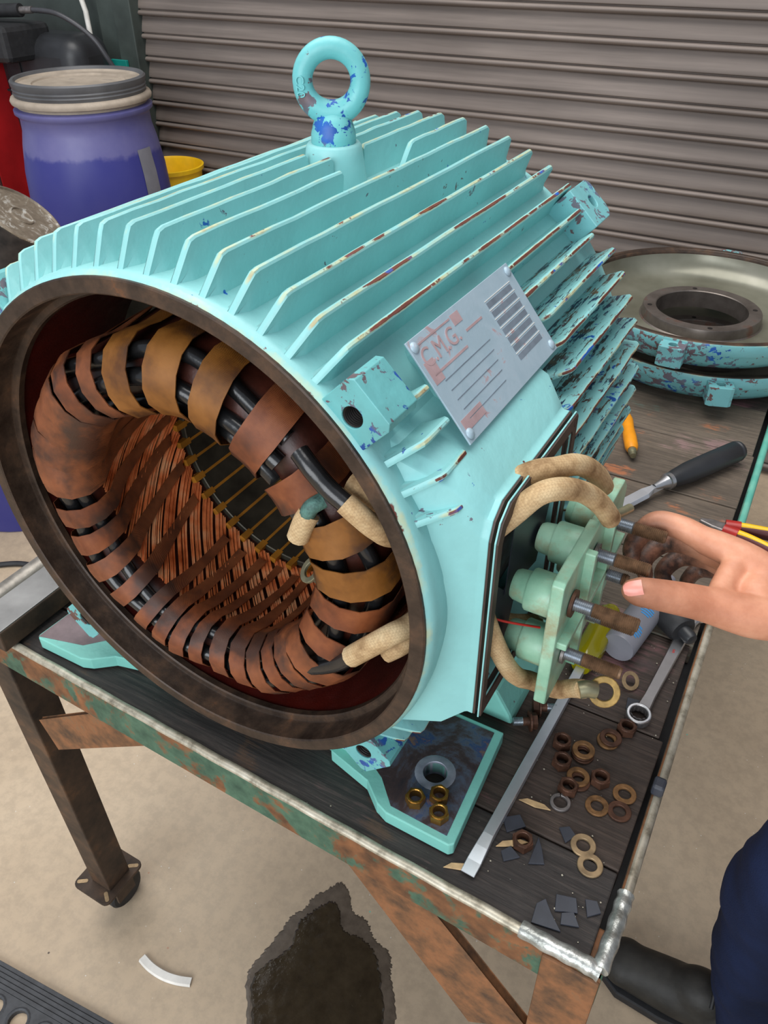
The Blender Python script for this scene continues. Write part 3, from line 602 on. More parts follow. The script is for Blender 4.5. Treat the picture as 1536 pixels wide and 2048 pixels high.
# feet
def foot(sg):
    mir = (lambda P: [(x*sg, y) for x, y in P][::sg])
    par = thing_child('foot', motor, (0.22*sg, 0.2, 0))
    pad = [(0.125, 0.037), (0.178, 0.024), (0.200, 0.006), (0.213, 0.001), (0.284, 0.000), (0.288, 0.004), (0.279, 0.150), (0.16, 0.150), (0.12, 0.09)]
    m2 = MB(); m2.holed(mir(pad), (0.236*sg, 0.067), 0.0128, 0.002, 0.0195); m2.build('mounting_pad', 'paint_foot', par, None, 0.0015)
    top = [(0.145, 0.060), (0.190, 0.034), (0.214, 0.010), (0.278, 0.008), (0.270, 0.144), (0.165, 0.144), (0.135, 0.09)] if sg > 0 else [(0.150, 0.060), (0.205, 0.040), (0.226, 0.018), (0.286, 0.002), (0.278, 0.148), (0.165, 0.148), (0.135, 0.09)]
    m2 = MB(); m2.holed(mir(top), (0.236*sg, 0.067), 0.0130, 0.0193, 0.0201); tag(m2.build('pad_face', 'dirty_pad' if sg > 0 else 'worn_primer', par), 'dark oily worn pad face' if sg > 0 else 'bare greyish purple pad face')
    m2 = MB(); m2.lathe([(0.0128, 0.0), (0.0128, 0.0203), (0.0133, 0.0208), (0.0205, 0.0206), (0.0220, 0.0200)], 28, Matrix.Translation((0.236*sg, 0.067, 0))); tag(m2.build('bolt_seat', 'bare_ring', par, 40), 'bare grey ring around the bolt hole')
    m2 = MB(); poly = [(0.128, 0.0), (0.279, 0.0), (0.276, 0.020), (0.262, 0.062), (0.215, 0.100), (0.165, 0.098)]      # (x, z) section of the web
    pts = [(x*sg, z) for x, z in poly]; k2 = len(pts)
    front = [(x, 0.150-0.05*(z/0.11), z) for x, z in pts]; front = [(x, 0.148+0.03*(1-z/0.115), z) for x, z in pts]
    back = [(x, 0.40, z) for x, z in pts]
    m2.add(front+back, [tuple(range(k2)), tuple(range(2*k2-1, k2-1, -1))]+[(i, k2+i, k2+(i+1) % k2, (i+1) % k2) for i in range(k2)]); m2.build('web', 'paint_foot', par, None, 0.004)
    m2 = MB(); m2.prism(mir([(0.13, 0.40), (0.279, 0.40), (0.287, 0.52), (0.13, 0.52)]), 0.0, 0.02); m2.build('mounting_pad', 'paint_foot', par, None, 0.002)
    m2 = MB()                                          # web that ties the pad to the barrel
    sec = [(0.10, 0.004), (0.150, 0.004), (0.150, 0.02), (0.155, 0.088), (0.10, 0.048)]; pts = [(x*sg, z) for x, z in sec]; k2 = len(pts)
    m2.add([(x, 0.045, z) for x, z in pts]+[(x, 0.48, z) for x, z in pts], [tuple(range(k2)), tuple(range(2*k2-1, k2-1, -1))]+[(i, k2+i, k2+(i+1) % k2, (i+1) % k2) for i in range(k2)]); m2.build('web', 'paint_foot', par, None, 0.003)
def thing_child(name, parent, loc):
    o = bpy.data.objects.new(name, None); COL.objects.link(o); o.empty_display_size = 0.02
    l = Vector(loc)+Vector((0, 0, T)); WLOC[o.name] = l; o.parent = parent; o.location = l-WLOC[parent.name]; return o
foot(1); foot(-1)

# ------------------------------------------------------------------ stator: core, slots and end winding
NS = 40; RB = 0.1405; YC = 0.168
stator = thing_child('stator', motor, (0, 0.3, AX-0.2))
mb = MB(); mb.lathe([(0.232, YC+0.004), (0.232, YC), (RB+0.001, YC), (RB, YC+0.001), (RB, 0.40), (0.232, 0.40)], NS*3, AXM); mb.build('core', 'lamination', stator, 30)
offs = math.radians(-172)
wedge = MB(); wedge.box((-0.0016, 0, -0.0022), (0.0016, 0.225, 0.0004)); wedge.box((-0.0038, -0.012, -0.007), (0.0038, 0.004, 0.0006))
wme = wedge.mesh('slot_wedge', Vector((0, 0, 0))); wme.materials.append(MT['wedge'])
for i in range(NS):
    a = offs+2*PI*i/NS; p = pol(RB, a, YC)
    link('slot_wedge', wme, p+Vector((0, 0, T)), (0, -(a-PI/2)-PI, 0), stator)
mb = MB(); mb.lathe([(0.145, 0.40), (0.150, 0.46), (0.16, 0.49), (0.185, 0.50), (0.205, 0.49), (0.21, 0.40)], 64, AXM); mb.build('rear_end_winding', 'winding_body', stator, 60)
WP = [(0.1470, 0.170), (0.1490, 0.142), (0.1490, 0.110), (0.1460, 0.078), (0.1415, 0.054), (0.1385, 0.040), (0.1400, 0.028), (0.1490, 0.019), (0.1640, 0.015), (0.1780, 0.019), (0.1880, 0.030), (0.1925, 0.048), (0.1940, 0.085), (0.1960, 0.168)]
WS = spline([(r, y, 0) for r, y in WP], 6); WSL = [0.0]
for i in range(1, len(WS)): WSL.append(WSL[-1]+(WS[i]-WS[i-1]).length)
WT = WSL[-1]
def wprof(s):
    s = max(0.0, min(0.9999, s))*WT; lo = 0
    while lo < len(WSL)-2 and WSL[lo+1] < s: lo += 1
    f = (s-WSL[lo])/(WSL[lo+1]-WSL[lo]); p = WS[lo].lerp(WS[lo+1], f); t = (WS[lo+1]-WS[lo]).normalized()
    return p.x, p.y, t.y, -t.x
WTAB = [(-180, -0.006), (-150, -0.014), (-120, -0.018), (-90, -0.018), (-60, -0.010), (-30, -0.001), (0, 0.0), (60, 0.0), (110, -0.001), (140, -0.003), (160, 0.001), (180, -0.006)]
def wbase(a):
    d = (math.degrees(a)+180) % 360-180
    for (x0, y0), (x1, y1) in zip(WTAB, WTAB[1:]):
        if x0 <= d <= x1:
            t = (d-x0)/(x1-x0); t = t*t*(3-2*t); return y0+(y1-y0)*t
    return 0.0
def wdef(a):        # hand-formed bundle: bulges and dents around the ring
    return 0.0018*math.sin(2*a+0.6)+0.0022*math.sin(5*a+1.0)+0.0016*math.sin(9*a)
def wpt(a, s, off=0.0):
    r, y, nr, ny = wprof(s); k = min(1.0, max(0.0, (0.13-y)/0.08)); ko = 0.25+0.75*max(0.0, min(1.0, (r-0.140)/0.05))
    return pol(r+nr*off+wdef(a)*k+wbase(a)*k*ko, a, y+ny*off-0.6*wdef(a+2)*k)
S_IN, S_CR, S_OUT = 0.06, 0.5, 0.95
mb = MB(); na, nsx = 144, 40; vs = [wpt(2*PI*i/na, j/nsx) for i in range(na) for j in range(nsx+1)]
mb.add(vs, [(i*(nsx+1)+j, i*(nsx+1)+j+1, ((i+1) % na)*(nsx+1)+j+1, ((i+1) % na)*(nsx+1)+j) for i in range(na) for j in range(nsx)])
wind = mb.build('end_winding', 'winding_body', motor, 60); tag(wind, 'varnished copper end winding bundle')
# copper strands of each coil side, slanting across the inside of the bundle
for i in range(NS):
    a = offs+2*PI*i/NS; mb = MB()
    for kx in range(9):
        b0 = a+(kx-4)*0.0135+random.uniform(-0.002, 0.002); sl = 0.85+random.uniform(-0.02, 0.02); pts = []
        for q in range(10):
            t = q/9; pts.append(wpt(b0-sl*0.15+sl*t, 0.02+0.37*t, 0.0012+0.0012*((kx*7) % 3)/2+0.0010*math.sin(PI*t)))
        mb.tube(pts, 0.00085, 5, False)
    mb.build('copper_coil', 'copper', wind, 60)
# black sleeved leads bound along the crest
for q, (s, off, rr) in enumerate(((0.44, 0.003, 0.0074), (0.505, 0.0035, 0.0078), (0.57, 0.003, 0.0074))):
    a0, a1 = math.radians(44+q*3), math.radians(44+350-q*4); pts = [wpt(a0+(a1-a0)*i/120, s+0.009*math.sin(i*0.31+q*2), off+0.0008*math.sin(i*0.6+q)) for i in range(121)]
    MB().tube(pts, rr, 12).build('black_sleeve', 'black_sleeve', wind, 60)
# woven tape lashings
def band(a, width, skew, s0, s1, off, matn, wav=0.0, curl=0.0):
    mb = MB(); ns = 26; nwid = 3; vs = []; gr = []
    for j in range(ns+1):
        t = j/ns; s = s0+(s1-s0)*t; rr = max(0.14, wprof(s)[0]); hw = width/rr/2*(1.0-0.42*min(1.0, max(0, (0.44-s)/0.25)))
        ac = a+skew*(max(0.0, 0.46-s)/0.46)+0.35*skew*(min(0.0, 0.54-s))/0.46+wav*math.sin(6*s+a*3)
        for q in range(nwid+1):
            u = q/nwid*2-1; lift = off+0.0112*math.exp(-((s-0.505)/0.125)**4)+0.0006*math.sin(9*s+u*2+a)
            vs.append(wpt(ac+u*hw, s, lift))
        gr += [math.exp(-((s-0.425-0.02*math.sin(3*a))/0.035)**2)+0.5*math.exp(-((s-0.60)/0.05)**2)]*(2*nwid+2)
        for q in range(nwid+1):
            u = q/nwid*2-1; lift = off-0.0009+0.0112*math.exp(-((s-0.505)/0.125)**4)+0.0006*math.sin(9*s+u*2+a)
            vs.append(wpt(ac+u*hw, s, lift))
    m = nwid+1; fs = []
    for j in range(ns):
        b0 = j*2*m; b1 = (j+1)*2*m
        for q in range(nwid): fs += [(b0+q, b0+q+1, b1+q+1, b1+q), (b0+m+q, b1+m+q, b1+m+q+1, b0+m+q+1)]
        fs += [(b0, b1, b1+m, b0+m), (b0+nwid, b0+m+nwid, b1+m+nwid, b1+nwid)]
    mb.add(vs, fs, None, grime=gr); return mb.build('tape_band', matn, wind, 60)
deg = -184.0; i = 0
while deg < 172:
    a = math.radians(deg); d_ = (deg+180) % 360-180; bot = -125 < d_ < -40; right = -40 < d_ < 105
    wd = random.uniform(0.026, 0.031) if right else (random.uniform(0.016, 0.021) if bot else random.uniform(0.020, 0.025))
    mt = random.choice(['tape_gold', 'tape_gold', 'tape_rust']) if 0 < d_ < 110 else random.choice(['tape_rust', 'tape_rust', 'tape_dark'])
    band(a, wd, random.uniform(-0.12, -0.02) if bot else random.uniform(-0.34, -0.24), random.uniform(0.05, 0.09), 0.93, 0.0046+0.0008*(i % 2), mt, random.uniform(0, 0.03))
    deg += random.uniform(13.5, 16) if right else (random.uniform(8.6, 10.5) if bot else random.uniform(11.5, 13.0)); i += 1
for deg, wd in ((140, 0.03), (150, 0.032), (161, 0.03), (171, 0.03)):     # the wide wrapped corner
    band(math.radians(deg), wd, -0.25, 0.06, 0.93, 0.0058, 'tape_dark', 0.01)
# braided leads inside the housing
def cable(name, pts, r, matn, par, n=8, seg=12): return MB().tube(spline(pts, n), r, seg).build(name, matn, par, 60)
for name, pts, r, mtl in (
    ('sleeved_lead', [(0.1808, 0.000, 0.2308), (0.2000, 0.002, 0.2524), (0.2147, 0.012, 0.2644), (0.2226, 0.030, 0.2640), (0.238, 0.07, 0.272)], 0.0098, 'braid'),
    ('sleeved_lead', [(0.2060, 0.016, 0.2340), (0.2176, 0.022, 0.2440), (0.2240, 0.040, 0.2460), (0.238, 0.08, 0.255)], 0.0094, 'braid'),
    ('sleeved_lead', [(0.1811, 0.000, 0.3957), (0.1916, 0.001, 0.3880), (0.2020, 0.008, 0.3742), (0.2110, 0.022, 0.3600), (0.233, 0.06, 0.345)], 0.0092, 'braid'),
    ('sleeved_lead', [(0.1733, 0.022, 0.3990), (0.1864, 0.022, 0.3941), (0.2000, 0.032, 0.3793), (0.228, 0.07, 0.355)], 0.0092, 'braid'),
    ('black_sleeve', [(0.1250, 0.008, 0.178), (0.1436, 0.005, 0.1929), (0.1646, 0.003, 0.2107), (0.1831, 0.002, 0.2325)], 0.0074, 'black_sleeve'),
    ('black_sleeve', [(0.1400, 0.004, 0.4250), (0.1538, 0.000, 0.4156), (0.1662, 0.000, 0.4041), (0.1830, 0.000, 0.3945)], 0.0078, 'black_sleeve'),
    ('cut_lead', [(0.1365, -0.002, 0.3470), (0.1421, -0.001, 0.3623), (0.1456, 0.003, 0.3708)], 0.0092, 'braid'),
    ('frayed_end', [(0.1440, 0.001, 0.3680), (0.1500, 0.000, 0.3800), (0.1560, 0.008, 0.3840)], 0.0066, 'verdigris')):
    cable(name, pts, r, mtl, motor)
# crimped ring lug on a lead that hangs in the bore
mb = MB(); LM = frame((0.1229, 0.030, 0.2821), (-0.45, -0.55, 0.7), (1, 0, -0.3))
mb.holed([(0.0125*math.cos(2*PI*i/20), 0.0125*math.sin(2*PI*i/20)) for i in range(20)], (0, 0), 0.0070, -0.0016, 0.0016, LM)
lg = mb.build('ring_lug', 'lug_tin', motor, None, 0.0006); tag(lg, 'tinned ring lug')
cable('lug_barrel', [(0.130, 0.031, 0.2785), (0.137, 0.031, 0.2755), (0.145, 0.032, 0.2740)], 0.0075, 'lug_tin', lg)
cable('sleeved_lead', [(0.144, 0.032, 0.274), (0.149, 0.033, 0.275), (0.156, 0.036, 0.277)], 0.0088, 'braid', motor)
# leads that leave the box for the terminal board
cable('sleeved_lead', [(0.262, 0.055, 0.345), (0.285, 0.075, 0.372), (0.300, 0.084, 0.391), (0.312, 0.100, 0.391), (0.322, 0.133, 0.371), (0.333, 0.155, 0.349), (0.340, 0.176, 0.322)], 0.0092, 'braid', motor)
cable('sleeved_lead', [(0.262, 0.10, 0.375), (0.285, 0.113, 0.390), (0.298, 0.128, 0.389), (0.310, 0.151, 0.383), (0.318, 0.184, 0.358), (0.322, 0.212, 0.328)], 0.0092, 'braid', motor)
cable('sleeved_lead', [(0.262, 0.085, 0.262), (0.283, 0.068, 0.243), (0.295, 0.079, 0.204), (0.303, 0.091, 0.182), (0.311, 0.105, 0.168), (0.321, 0.114, 0.1580), (0.335, 0.119, 0.1545), (0.348, 0.117, 0.166), (0.359, 0.108, 0.180)], 0.0088, 'braid', motor)
cable('sleeved_lead', [(0.262, 0.120, 0.216), (0.275, 0.14, 0.196), (0.292, 0.168, 0.180)], 0.0088, 'braid', motor)
cable('bare_strands', [(0.340, 0.176, 0.324), (0.346, 0.190, 0.322), (0.350, 0.203, 0.3195)], 0.0042, 'lug_tin', motor)
cable('red_wire', [(0.262, 0.07, 0.262), (0.285, 0.085, 0.25), (0.312, 0.105, 0.238)], 0.0011, 'red_plastic', motor)
mb = MB(); LM = frame((0.376, 0.118, 0.176), (0.25, -0.75, 0.62), (1, 0.3, 0))
mb.holed([(0.0145*math.cos(2*PI*i/22), 0.0145*math.sin(2*PI*i/22)) for i in range(22)], (0, 0), 0.0082, -0.0022, 0.0022, LM)
lg = mb.build('ring_lug', 'lug_brass', motor, None, 0.0008); tag(lg, 'brass coloured ring lug')
cable('lug_barrel', [(0.356, 0.105, 0.180), (0.362, 0.109, 0.181), (0.369, 0.113, 0.179)], [0.0080]*17, 'lug_tin', lg)
# ------------------------------------------------------------------ terminal board hanging on its leads
tb = thing('terminal_board', 'pale green moulded terminal board with six threaded studs held beside the open box', 'terminal board', (0.33, 0.17, 0.16))
XB0, XB1 = 0.3225, 0.3335
mb = MB(); poly = [(0.079, -0.106), (0.083, -0.110), (0.262, -0.110), (0.266, -0.106), (0.266, 0.020), (0.250, 0.036), (0.196, 0.036), (0.192, 0.030), (0.180, 0.030), (0.176, 0.036), (0.083, 0.036), (0.079, 0.032)]
k2 = len(poly); mb.add(ring3(poly, XB0)+ring3(poly, XB1), [tuple(range(k2-1, -1, -1)), tuple(range(k2, 2*k2))]+[(i, (i+1) % k2, k2+(i+1) % k2, k2+i) for i in range(k2)])
mb.build('board', 'board_green', tb, None, 0.0015)
for (y0, y1, z0, z1) in ((0.135, 0.143, -0.104, 0.030), (0.197, 0.205, -0.104, 0.030), (0.086, 0.262, -0.040, -0.033)):
    MB().box((XB1-0.001, y0, AX+z0), (XB1+0.0085, y1, AX+z1)).build('barrier_rib', 'board_green', tb, None, 0.001)
STUDS = [(0.110, -0.006, 0.058, 1), (0.168, 0.006, 0.050, 0), (0.232, -0.002, 0.050, 0), (0.110, -0.066, 0.054, 0), (0.168, -0.066, 0.05, 0), (0.232, -0.066, 0.026, 0)]
for (y, z, ln, fl) in STUDS:
    q_ = -0.040 if y < 0.2 else -0.033
    mb = MB(); mb.lathe([(0.0, q_), (0.0125, q_), (0.0142, q_+0.003), (0.0155, -0.025), (0.0185, -0.0255), (0.0195, -0.024), (0.0195, 0.0)], 28, frame((XB0, y, AX+z), (1, 0, 0))); mb.build('bushing', 'board_green', tb, 40)
    def thread(x0, x1, r): 
        pr = [(0.0, x0), (r-0.001, x0)]; x = x0
        while x < x1-0.0016: pr += [(r, x+0.0004), (r-0.0009, x+0.0012)]; x += 0.00165
        return pr+[(r-0.0015, x1), (0.0, x1+0.0002)]
    mb = MB(); F2 = frame((XB1, y, AX+z), (1, 0, 0)); mb.lathe(thread(0.0, 0.020, 0.0063), 18, F2); st = mb.build('stud', 'zinc', tb, 30)
    mb = MB(); mb.lathe(thread(0.0195, ln, 0.0065), 18, F2); tag(mb.build('rusty_thread', 'rust_stud', st, 30), 'rust brown threaded end')
    mb = MB(); rr = 0.0125 if fl else 0.0105
    mb.lathe([(0.0066, 0.001), (rr, 0.001), (rr, 0.0038), (0.0066, 0.0038)], 24, F2, close=True); mb.build('washer', 'rust_nut' if fl else 'grey_washer', st, 30)
# ------------------------------------------------------------------ the bench
bench = thing('workbench', 'heavy welded steel workbench with oily plank top under the motor', 'workbench', (0.02, 0.75, -T))
XL, XR, YB = -0.405, 0.4505, 1.62
yf = lambda x: -0.0165-0.0257*(x+0.33)
xr = lambda y: 0.4515-0.013*y/0.9
bounds = [-0.03, 0.0665, 0.243, 0.405, 0.565, 0.735, 0.905, 1.075, 1.245, 1.415, 1.605]
mats = ['plank_black', 'plank_brown', 'plank_brown', 'plank_grey', 'plank_grey', 'plank_grey', 'plank_grey', 'plank_brown', 'plank_grey', 'plank_grey']
for i in range(len(bounds)-1):
    y0, y1 = bounds[i]+0.0012, bounds[i+1]-0.0012; e = random.uniform(-0.004, 0.003)
    a0 = (yf(XL)+0.006) if i == 0 else y0; a1 = (yf(XR)+0.006) if i == 0 else y0
    xe = xr(y0)-0.016+e-(0.004 if i == 2 else 0)
    MB().prism([(XL+0.008, a0), (xe, a1), (xe-random.uniform(0, 0.003), y1), (XL+0.008, y1+random.uniform(-0.001, 0.001))], -0.034, random.uniform(-0.0018, -0.0008), None).build('plank', mats[i], bench, None, 0.0016)
def rail(pts, name, matn, z0=-0.056, z1=-0.004, th=0.007, nrm=(0, 1)):
    mb = MB(); (ax, ay), (bx_, by) = pts; dx, dy = nrm[0]*th, nrm[1]*th
    mb.prism([(ax, ay), (bx_, by), (bx_+dx, by+dy), (ax+dx, ay+dy)], z0, z1); return mb.build(name, matn, bench, None, 0.0015)
rail([(XL, yf(XL)), (XR, yf(XR))], 'front_rail', 'bench_green')
MB().prism([(xr(YB)-0.045, YB-0.01), (xr(YB)-0.004, YB-0.01), (XR-0.004, 0.0), (XR-0.045, 0.0)][::-1], -0.0395, -0.0355).build('ledge', 'matt_black', bench)
MB().prism([(XL+0.01, yf(XL)+0.004), (XR-0.01, yf(XR)+0.004), (XR-0.01, yf(XR)+0.04), (XL+0.01, yf(XL)+0.04)], -0.0445, -0.0400).build('ledge', 'matt_black', bench)
mb = MB(); mb.tube([(XL+(XR-0.075-XL)*i/40, yf(XL+(XR-0.075-XL)*i/40)+0.0045, -0.0015+0.0006*math.sin(i*1.7)) for i in range(41)], 0.0056, 8, squash=0.8); tag(mb.build('edge_lip', 'worn_edge', bench, 60), 'worn shiny bench edge')
rail([(XR, yf(XR)), (xr(YB), YB)], 'side_rail', 'bench_rust', nrm=(-1, 0))
mb = MB(); mb.tube([(xr(y)-0.003, y, -0.0085) for y in [yf(XR)+0.08+(0.50-yf(XR)-0.08)*i/20 for i in range(21)]], 0.0058, 8); tag(mb.build('edge_lip', 'worn_edge', bench, 60), 'worn side edge')
mb = MB(); mb.tube([(xr(y)-0.003, y, -0.0085) for y in [0.50+(YB-0.50)*i/20 for i in range(21)]], 0.0060, 8); tag(mb.build('edge_lip', 'mint_edge', bench, 60), 'mint painted side edge')
rail([(XL, yf(XL)), (XL, YB)], 'side_rail', 'bench_dark', nrm=(1, 0)); rail([(XL, YB), (xr(YB), YB)], 'back_rail', 'bench_dark', nrm=(0, -1))
for pts in ([(XR-0.078, yf(XR-0.078)+0.0045, 0.0), (XR-0.05, yf(XR)+0.005, 0.0005), (XR-0.02, yf(XR)+0.005, 0.001), (XR-0.003, yf(XR)+0.004, 0.0)], [(XR-0.004, yf(XR)+0.006, 0.0005), (XR-0.003, 0.0, 0.001), (XR-0.003, 0.03, 0.0), (XR-0.003, 0.048, 0.0)]):
    m = MB(); sp = spline(pts, 10); m.tube(sp, [0.0078+0.0005*math.sin(i*0.9) for i in range(len(sp))], 10); tag(m.build('weld_bead', 'silver_weld', bench, 60), 'silver painted weld at the corner')
def leg(top, bot, w, d, matn):
    mb = MB(); vs = []
    for (x, y, z) in (top, bot):
        vs += [(x, y, z), (x+w, y, z), (x+w, y+d, z), (x, y+d, z)]
    mb.add(vs, [(0, 1, 2, 3), (7, 6, 5, 4)]+[(i, 4+i, 4+(i+1) % 4, (i+1) % 4) for i in range(4)]); return mb.build('leg', matn, bench, None, 0.002)
leg((-0.402, yf(-0.36)+0.001, -0.04), (-0.414, 0.004, -0.683), 0.046, 0.05, 'bench_dark')
leg((0.397, yf(0.42)-0.0035, -0.008), (0.399, -0.036, -0.683), 0.053, 0.05, 'bench_rust')
leg((XL, YB-0.052, -0.04), (XL-0.004, YB-0.052, -0.683), 0.046, 0.05, 'bench_dark'); leg((0.38, YB-0.052, -0.04), (0.38, YB-0.052, -0.683), 0.046, 0.05, 'bench_dark')
for (cx, cy) in ((-0.397, 0.028), (0.427, -0.012), (-0.382, YB-0.027), (0.403, YB-0.027)):
    mb = MB(); sl = [(-0.032, -0.036), (0.032, -0.036), (0.032, 0.036), (-0.032, 0.036)]
    mb.prism([(cx+p[0], cy+p[1]) for p in rrect(-0.043, -0.048, 0.043, 0.048, 0.012)], -0.690, -0.684); fp = mb.build('foot_plate', 'bench_dark', bench, None, 0.001)
    for (sx, sy) in ((-1, -1), (1, -1), (1, 1), (-1, 1)):
        M2 = Matrix.Translation((cx+sx*0.030, cy+sy*0.034, -0.6838)) @ Matrix.Rotation(math.radians(35*sx*sy), 4, 'Z')
        MB().prism(rrect(-0.010, -0.0035, 0.010, 0.0035, 0.0033), 0, 0.0005, M2).build('bolt_slot', 'pale_washer', fp)
    mb = MB(); mb.lathe([(0.0, -0.69), (0.022, -0.69), (0.022, -0.70), (0.018, -0.705), (0.018, -0.715), (0.0, -0.715)], 20, Matrix.Translation((cx, cy, 0)))
    mb.box((cx-0.022, cy-0.012, -0.755), (cx-0.017, cy+0.030, -0.705)); mb.box((cx+0.017, cy-0.012, -0.755), (cx+0.022, cy+0.030, -0.705)); cs = mb.build('caster_fork', 'bench_dark', fp)
    mb = MB(); mb.lathe([(0.0, -0.015), (0.034, -0.015), (0.0375, -0.011), (0.0375, 0.011), (0.034, 0.015), (0.0, 0.015)], 24, frame((cx-0.004, cy+0.018, FZ+0.0375), (1, 0, 0))); mb.build('wheel', 'matt_black', fp, 40)
def brace(quad, y, matn, th=0.006):
    mb = MB(); fr = [(x, y+yf(x)-yf(0), z) for x, z in quad]; bk = [(x, y+yf(x)-yf(0)+th, z) for x, z in quad]
    mb.add(fr+bk, [(0, 1, 2, 3), (7, 6, 5, 4)]+[(i, 4+i, 4+(i+1) % 4, (i+1) % 4)[::-1] for i in range(4)]); return mb.build('brace', matn, bench, None, 0.001)
brace([(-0.325, -0.222), (-0.075, -0.040), (-0.168, -0.040), (-0.345, -0.170)], yf(0)+0.0085, 'bench_rust')
brace([(0.335, -0.262), (0.398, -0.195), (0.262, -0.045), (0.160, -0.045)], yf(0)+0.0075, 'bench_rust', 0.010)
MB().box((XR-0.012, 0.168, -0.003), (XR+0.001, 0.184, 0.013)).build('clip', 'shard', bench, None, 0.003)
# ------------------------------------------------------------------ end shields stacked behind
def bell(cx, cy, z0, label, lug_ang, hub=True):
    t_ = thing('end_shield', label, 'motor part', (cx, cy, z0), 'motor end shields stacked on the bench')
    L = Matrix.Translation((cx, cy, z0))
    m = MB(); outer = [(0.150, 0.0), (0.185, 0.0015), (0.222, 0.012), (0.240, 0.028), (0.2455, 0.042), (0.2475, 0.0425), (0.2490, 0.046), (0.2520, 0.047), (0.2535, 0.051), (0.2535, 0.066), (0.252, 0.069)]
    m.lathe(outer, 96, L, wear=[0, 0, 0, 0, 0, 0.3, 0.3, 0.5, 0.5, 0.8, 1.0]*96); m.build('shell', 'paint_bell', t_, 40)
    m = MB(); m.lathe([(0.252, 0.069), (0.2505, 0.0705), (0.243, 0.0705), (0.241, 0.068), (0.2365, 0.068), (0.235, 0.066), (0.2345, 0.062)], 96, L); tag(m.build('rim', 'rim_iron', t_, 30), 'rusty machined rim')
    m = MB(); m.lathe([(0.2345, 0.062), (0.230, 0.045), (0.215, 0.026), (0.190, 0.016), (0.150, 0.014), (0.112, 0.014)], 80, L); tag(m.build('dish', 'bell_grease', t_, 60), 'greasy grey dished inside')
    m = MB(); m.lathe([(0.120, 0.013), (0.116, 0.016), (0.114, 0.033), (0.113, 0.0345), (0.090, 0.0345), (0.0885, 0.033), (0.088, 0.0), (0.095, -0.0004), (0.15, 0.0)], 72, L); h = m.build('bearing_hub', 'ring_iron', t_, 35); tag(h, 'machined bearing ring')
    for k_ in range(4):
        a = math.radians(20+90*k_); m = MB(); m.lathe([(0.0, 0.0), (0.0048, 0.0), (0.0048, 0.0004), (0.0, 0.0005)], 14, Matrix.Translation((cx+0.1015*math.cos(a), cy+0.1015*math.sin(a), z0+0.0344))); m.build('bolt_hole', 'dark_hole', h)
    for a in lug_ang:
        a = math.radians(a); M2 = Matrix.Translation((cx+0.262*math.cos(a), cy+0.262*math.sin(a), z0+0.028)) @ Matrix.Rotation(a, 4, 'Z')
        m = MB(); m.holed([(-0.024, -0.022), (0.018, -0.022), (0.022, -0.016), (0.022, 0.016), (0.018, 0.022), (-0.024, 0.022)], (0.004, 0), 0.0078, 0, 0.036, M2); m.build('lug', 'paint_bell', t_, None, 0.003)
    return t_
bell(0.252, 1.262, 0.0006, 'lower of the two turquoise end shields, resting on the planks', (-72, 18, 108, 198))
bell(0.243, 1.240, 0.0712, 'upper turquoise end shield lying open with its bearing ring showing', (-90, 0, 90, 180))
# ------------------------------------------------------------------ loose hardware
def nut_mesh(name, af, h, r, matn):
    m = MB(); hexa = [(af/math.sqrt(3)*math.cos(PI/3*i), af/math.sqrt(3)*math.sin(PI/3*i)) for i in range(6)]
    m.holed(hexa, (0, 0), r, 0, h*0.86, seg=18); m.lathe([(af*0.5, h*0.86), (af*0.47, h), (r*1.12, h), (r, h*0.93)], 18)
    me = m.mesh(name, Vector((0, 0, 0))); me.materials.append(MT[matn]); return me
def ring_mesh(name, ro, ri, h, matn, gap=0.0):
    m = MB(); pr = [(ri, 0), (ro-0.0006, 0), (ro, 0.0005), (ro, h-0.0005), (ro-0.0006, h), (ri+0.0004, h), (ri, h-0.0004)]
    if gap: m.lathe(pr, 24, None, True, a0=gap, a1=2*PI-gap)
    else: m.lathe(pr, 26, None, True)
    me = m.mesh(name, Vector((0, 0, 0))); me.materials.append(MT[matn]); me.polygons.foreach_set('use_smooth', [True]*len(me.polygons)); me.set_sharp_from_angle(angle=math.radians(35)); return me
NB = nut_mesh('brass_nut', 0.0182, 0.0105, 0.0062, 'brass'); NR = nut_mesh('hex_nut', 0.0190, 0.0105, 0.0062, 'rust_nut')
WR = ring_mesh('washer', 0.0122, 0.0066, 0.0026, 'rust_washer'); WN = ring_mesh('washer', 0.0122, 0.0066, 0.0026, 'rust_nut'); WP2 = ring_mesh('washer', 0.0125, 0.0068, 0.0026, 'pale_washer'); WG = ring_mesh('spring_washer', 0.0108, 0.0072, 0.003, 'grey_washer', 0.07)
def put(me, name, x, y, z, label, cat, group, rz=None, tilt=(0, 0)):
    o = link(name, me, (x, y, z+T), (tilt[0], tilt[1], random.uniform(0, 6) if rz is None else rz)); return tag(o, label, cat, group)
G = 'brass nuts on the motor foot'
put(NB, 'brass_nut', 0.2335, 0.0265, 0.0203, 'brass nut on the motor foot, the one furthest left', 'nut', G, 0.4)
put(NB, 'brass_nut', 0.2620, 0.0225, 0.0203, 'brass nut on the motor foot, the one nearest the front corner', 'nut', G, 0.1)
put(NB, 'brass_nut', 0.2530, 0.0415, 0.0203, 'brass nut on the motor foot, the one nearest the bolt hole', 'nut', G, 0.8)
G = 'rusty nuts scattered on the bench'
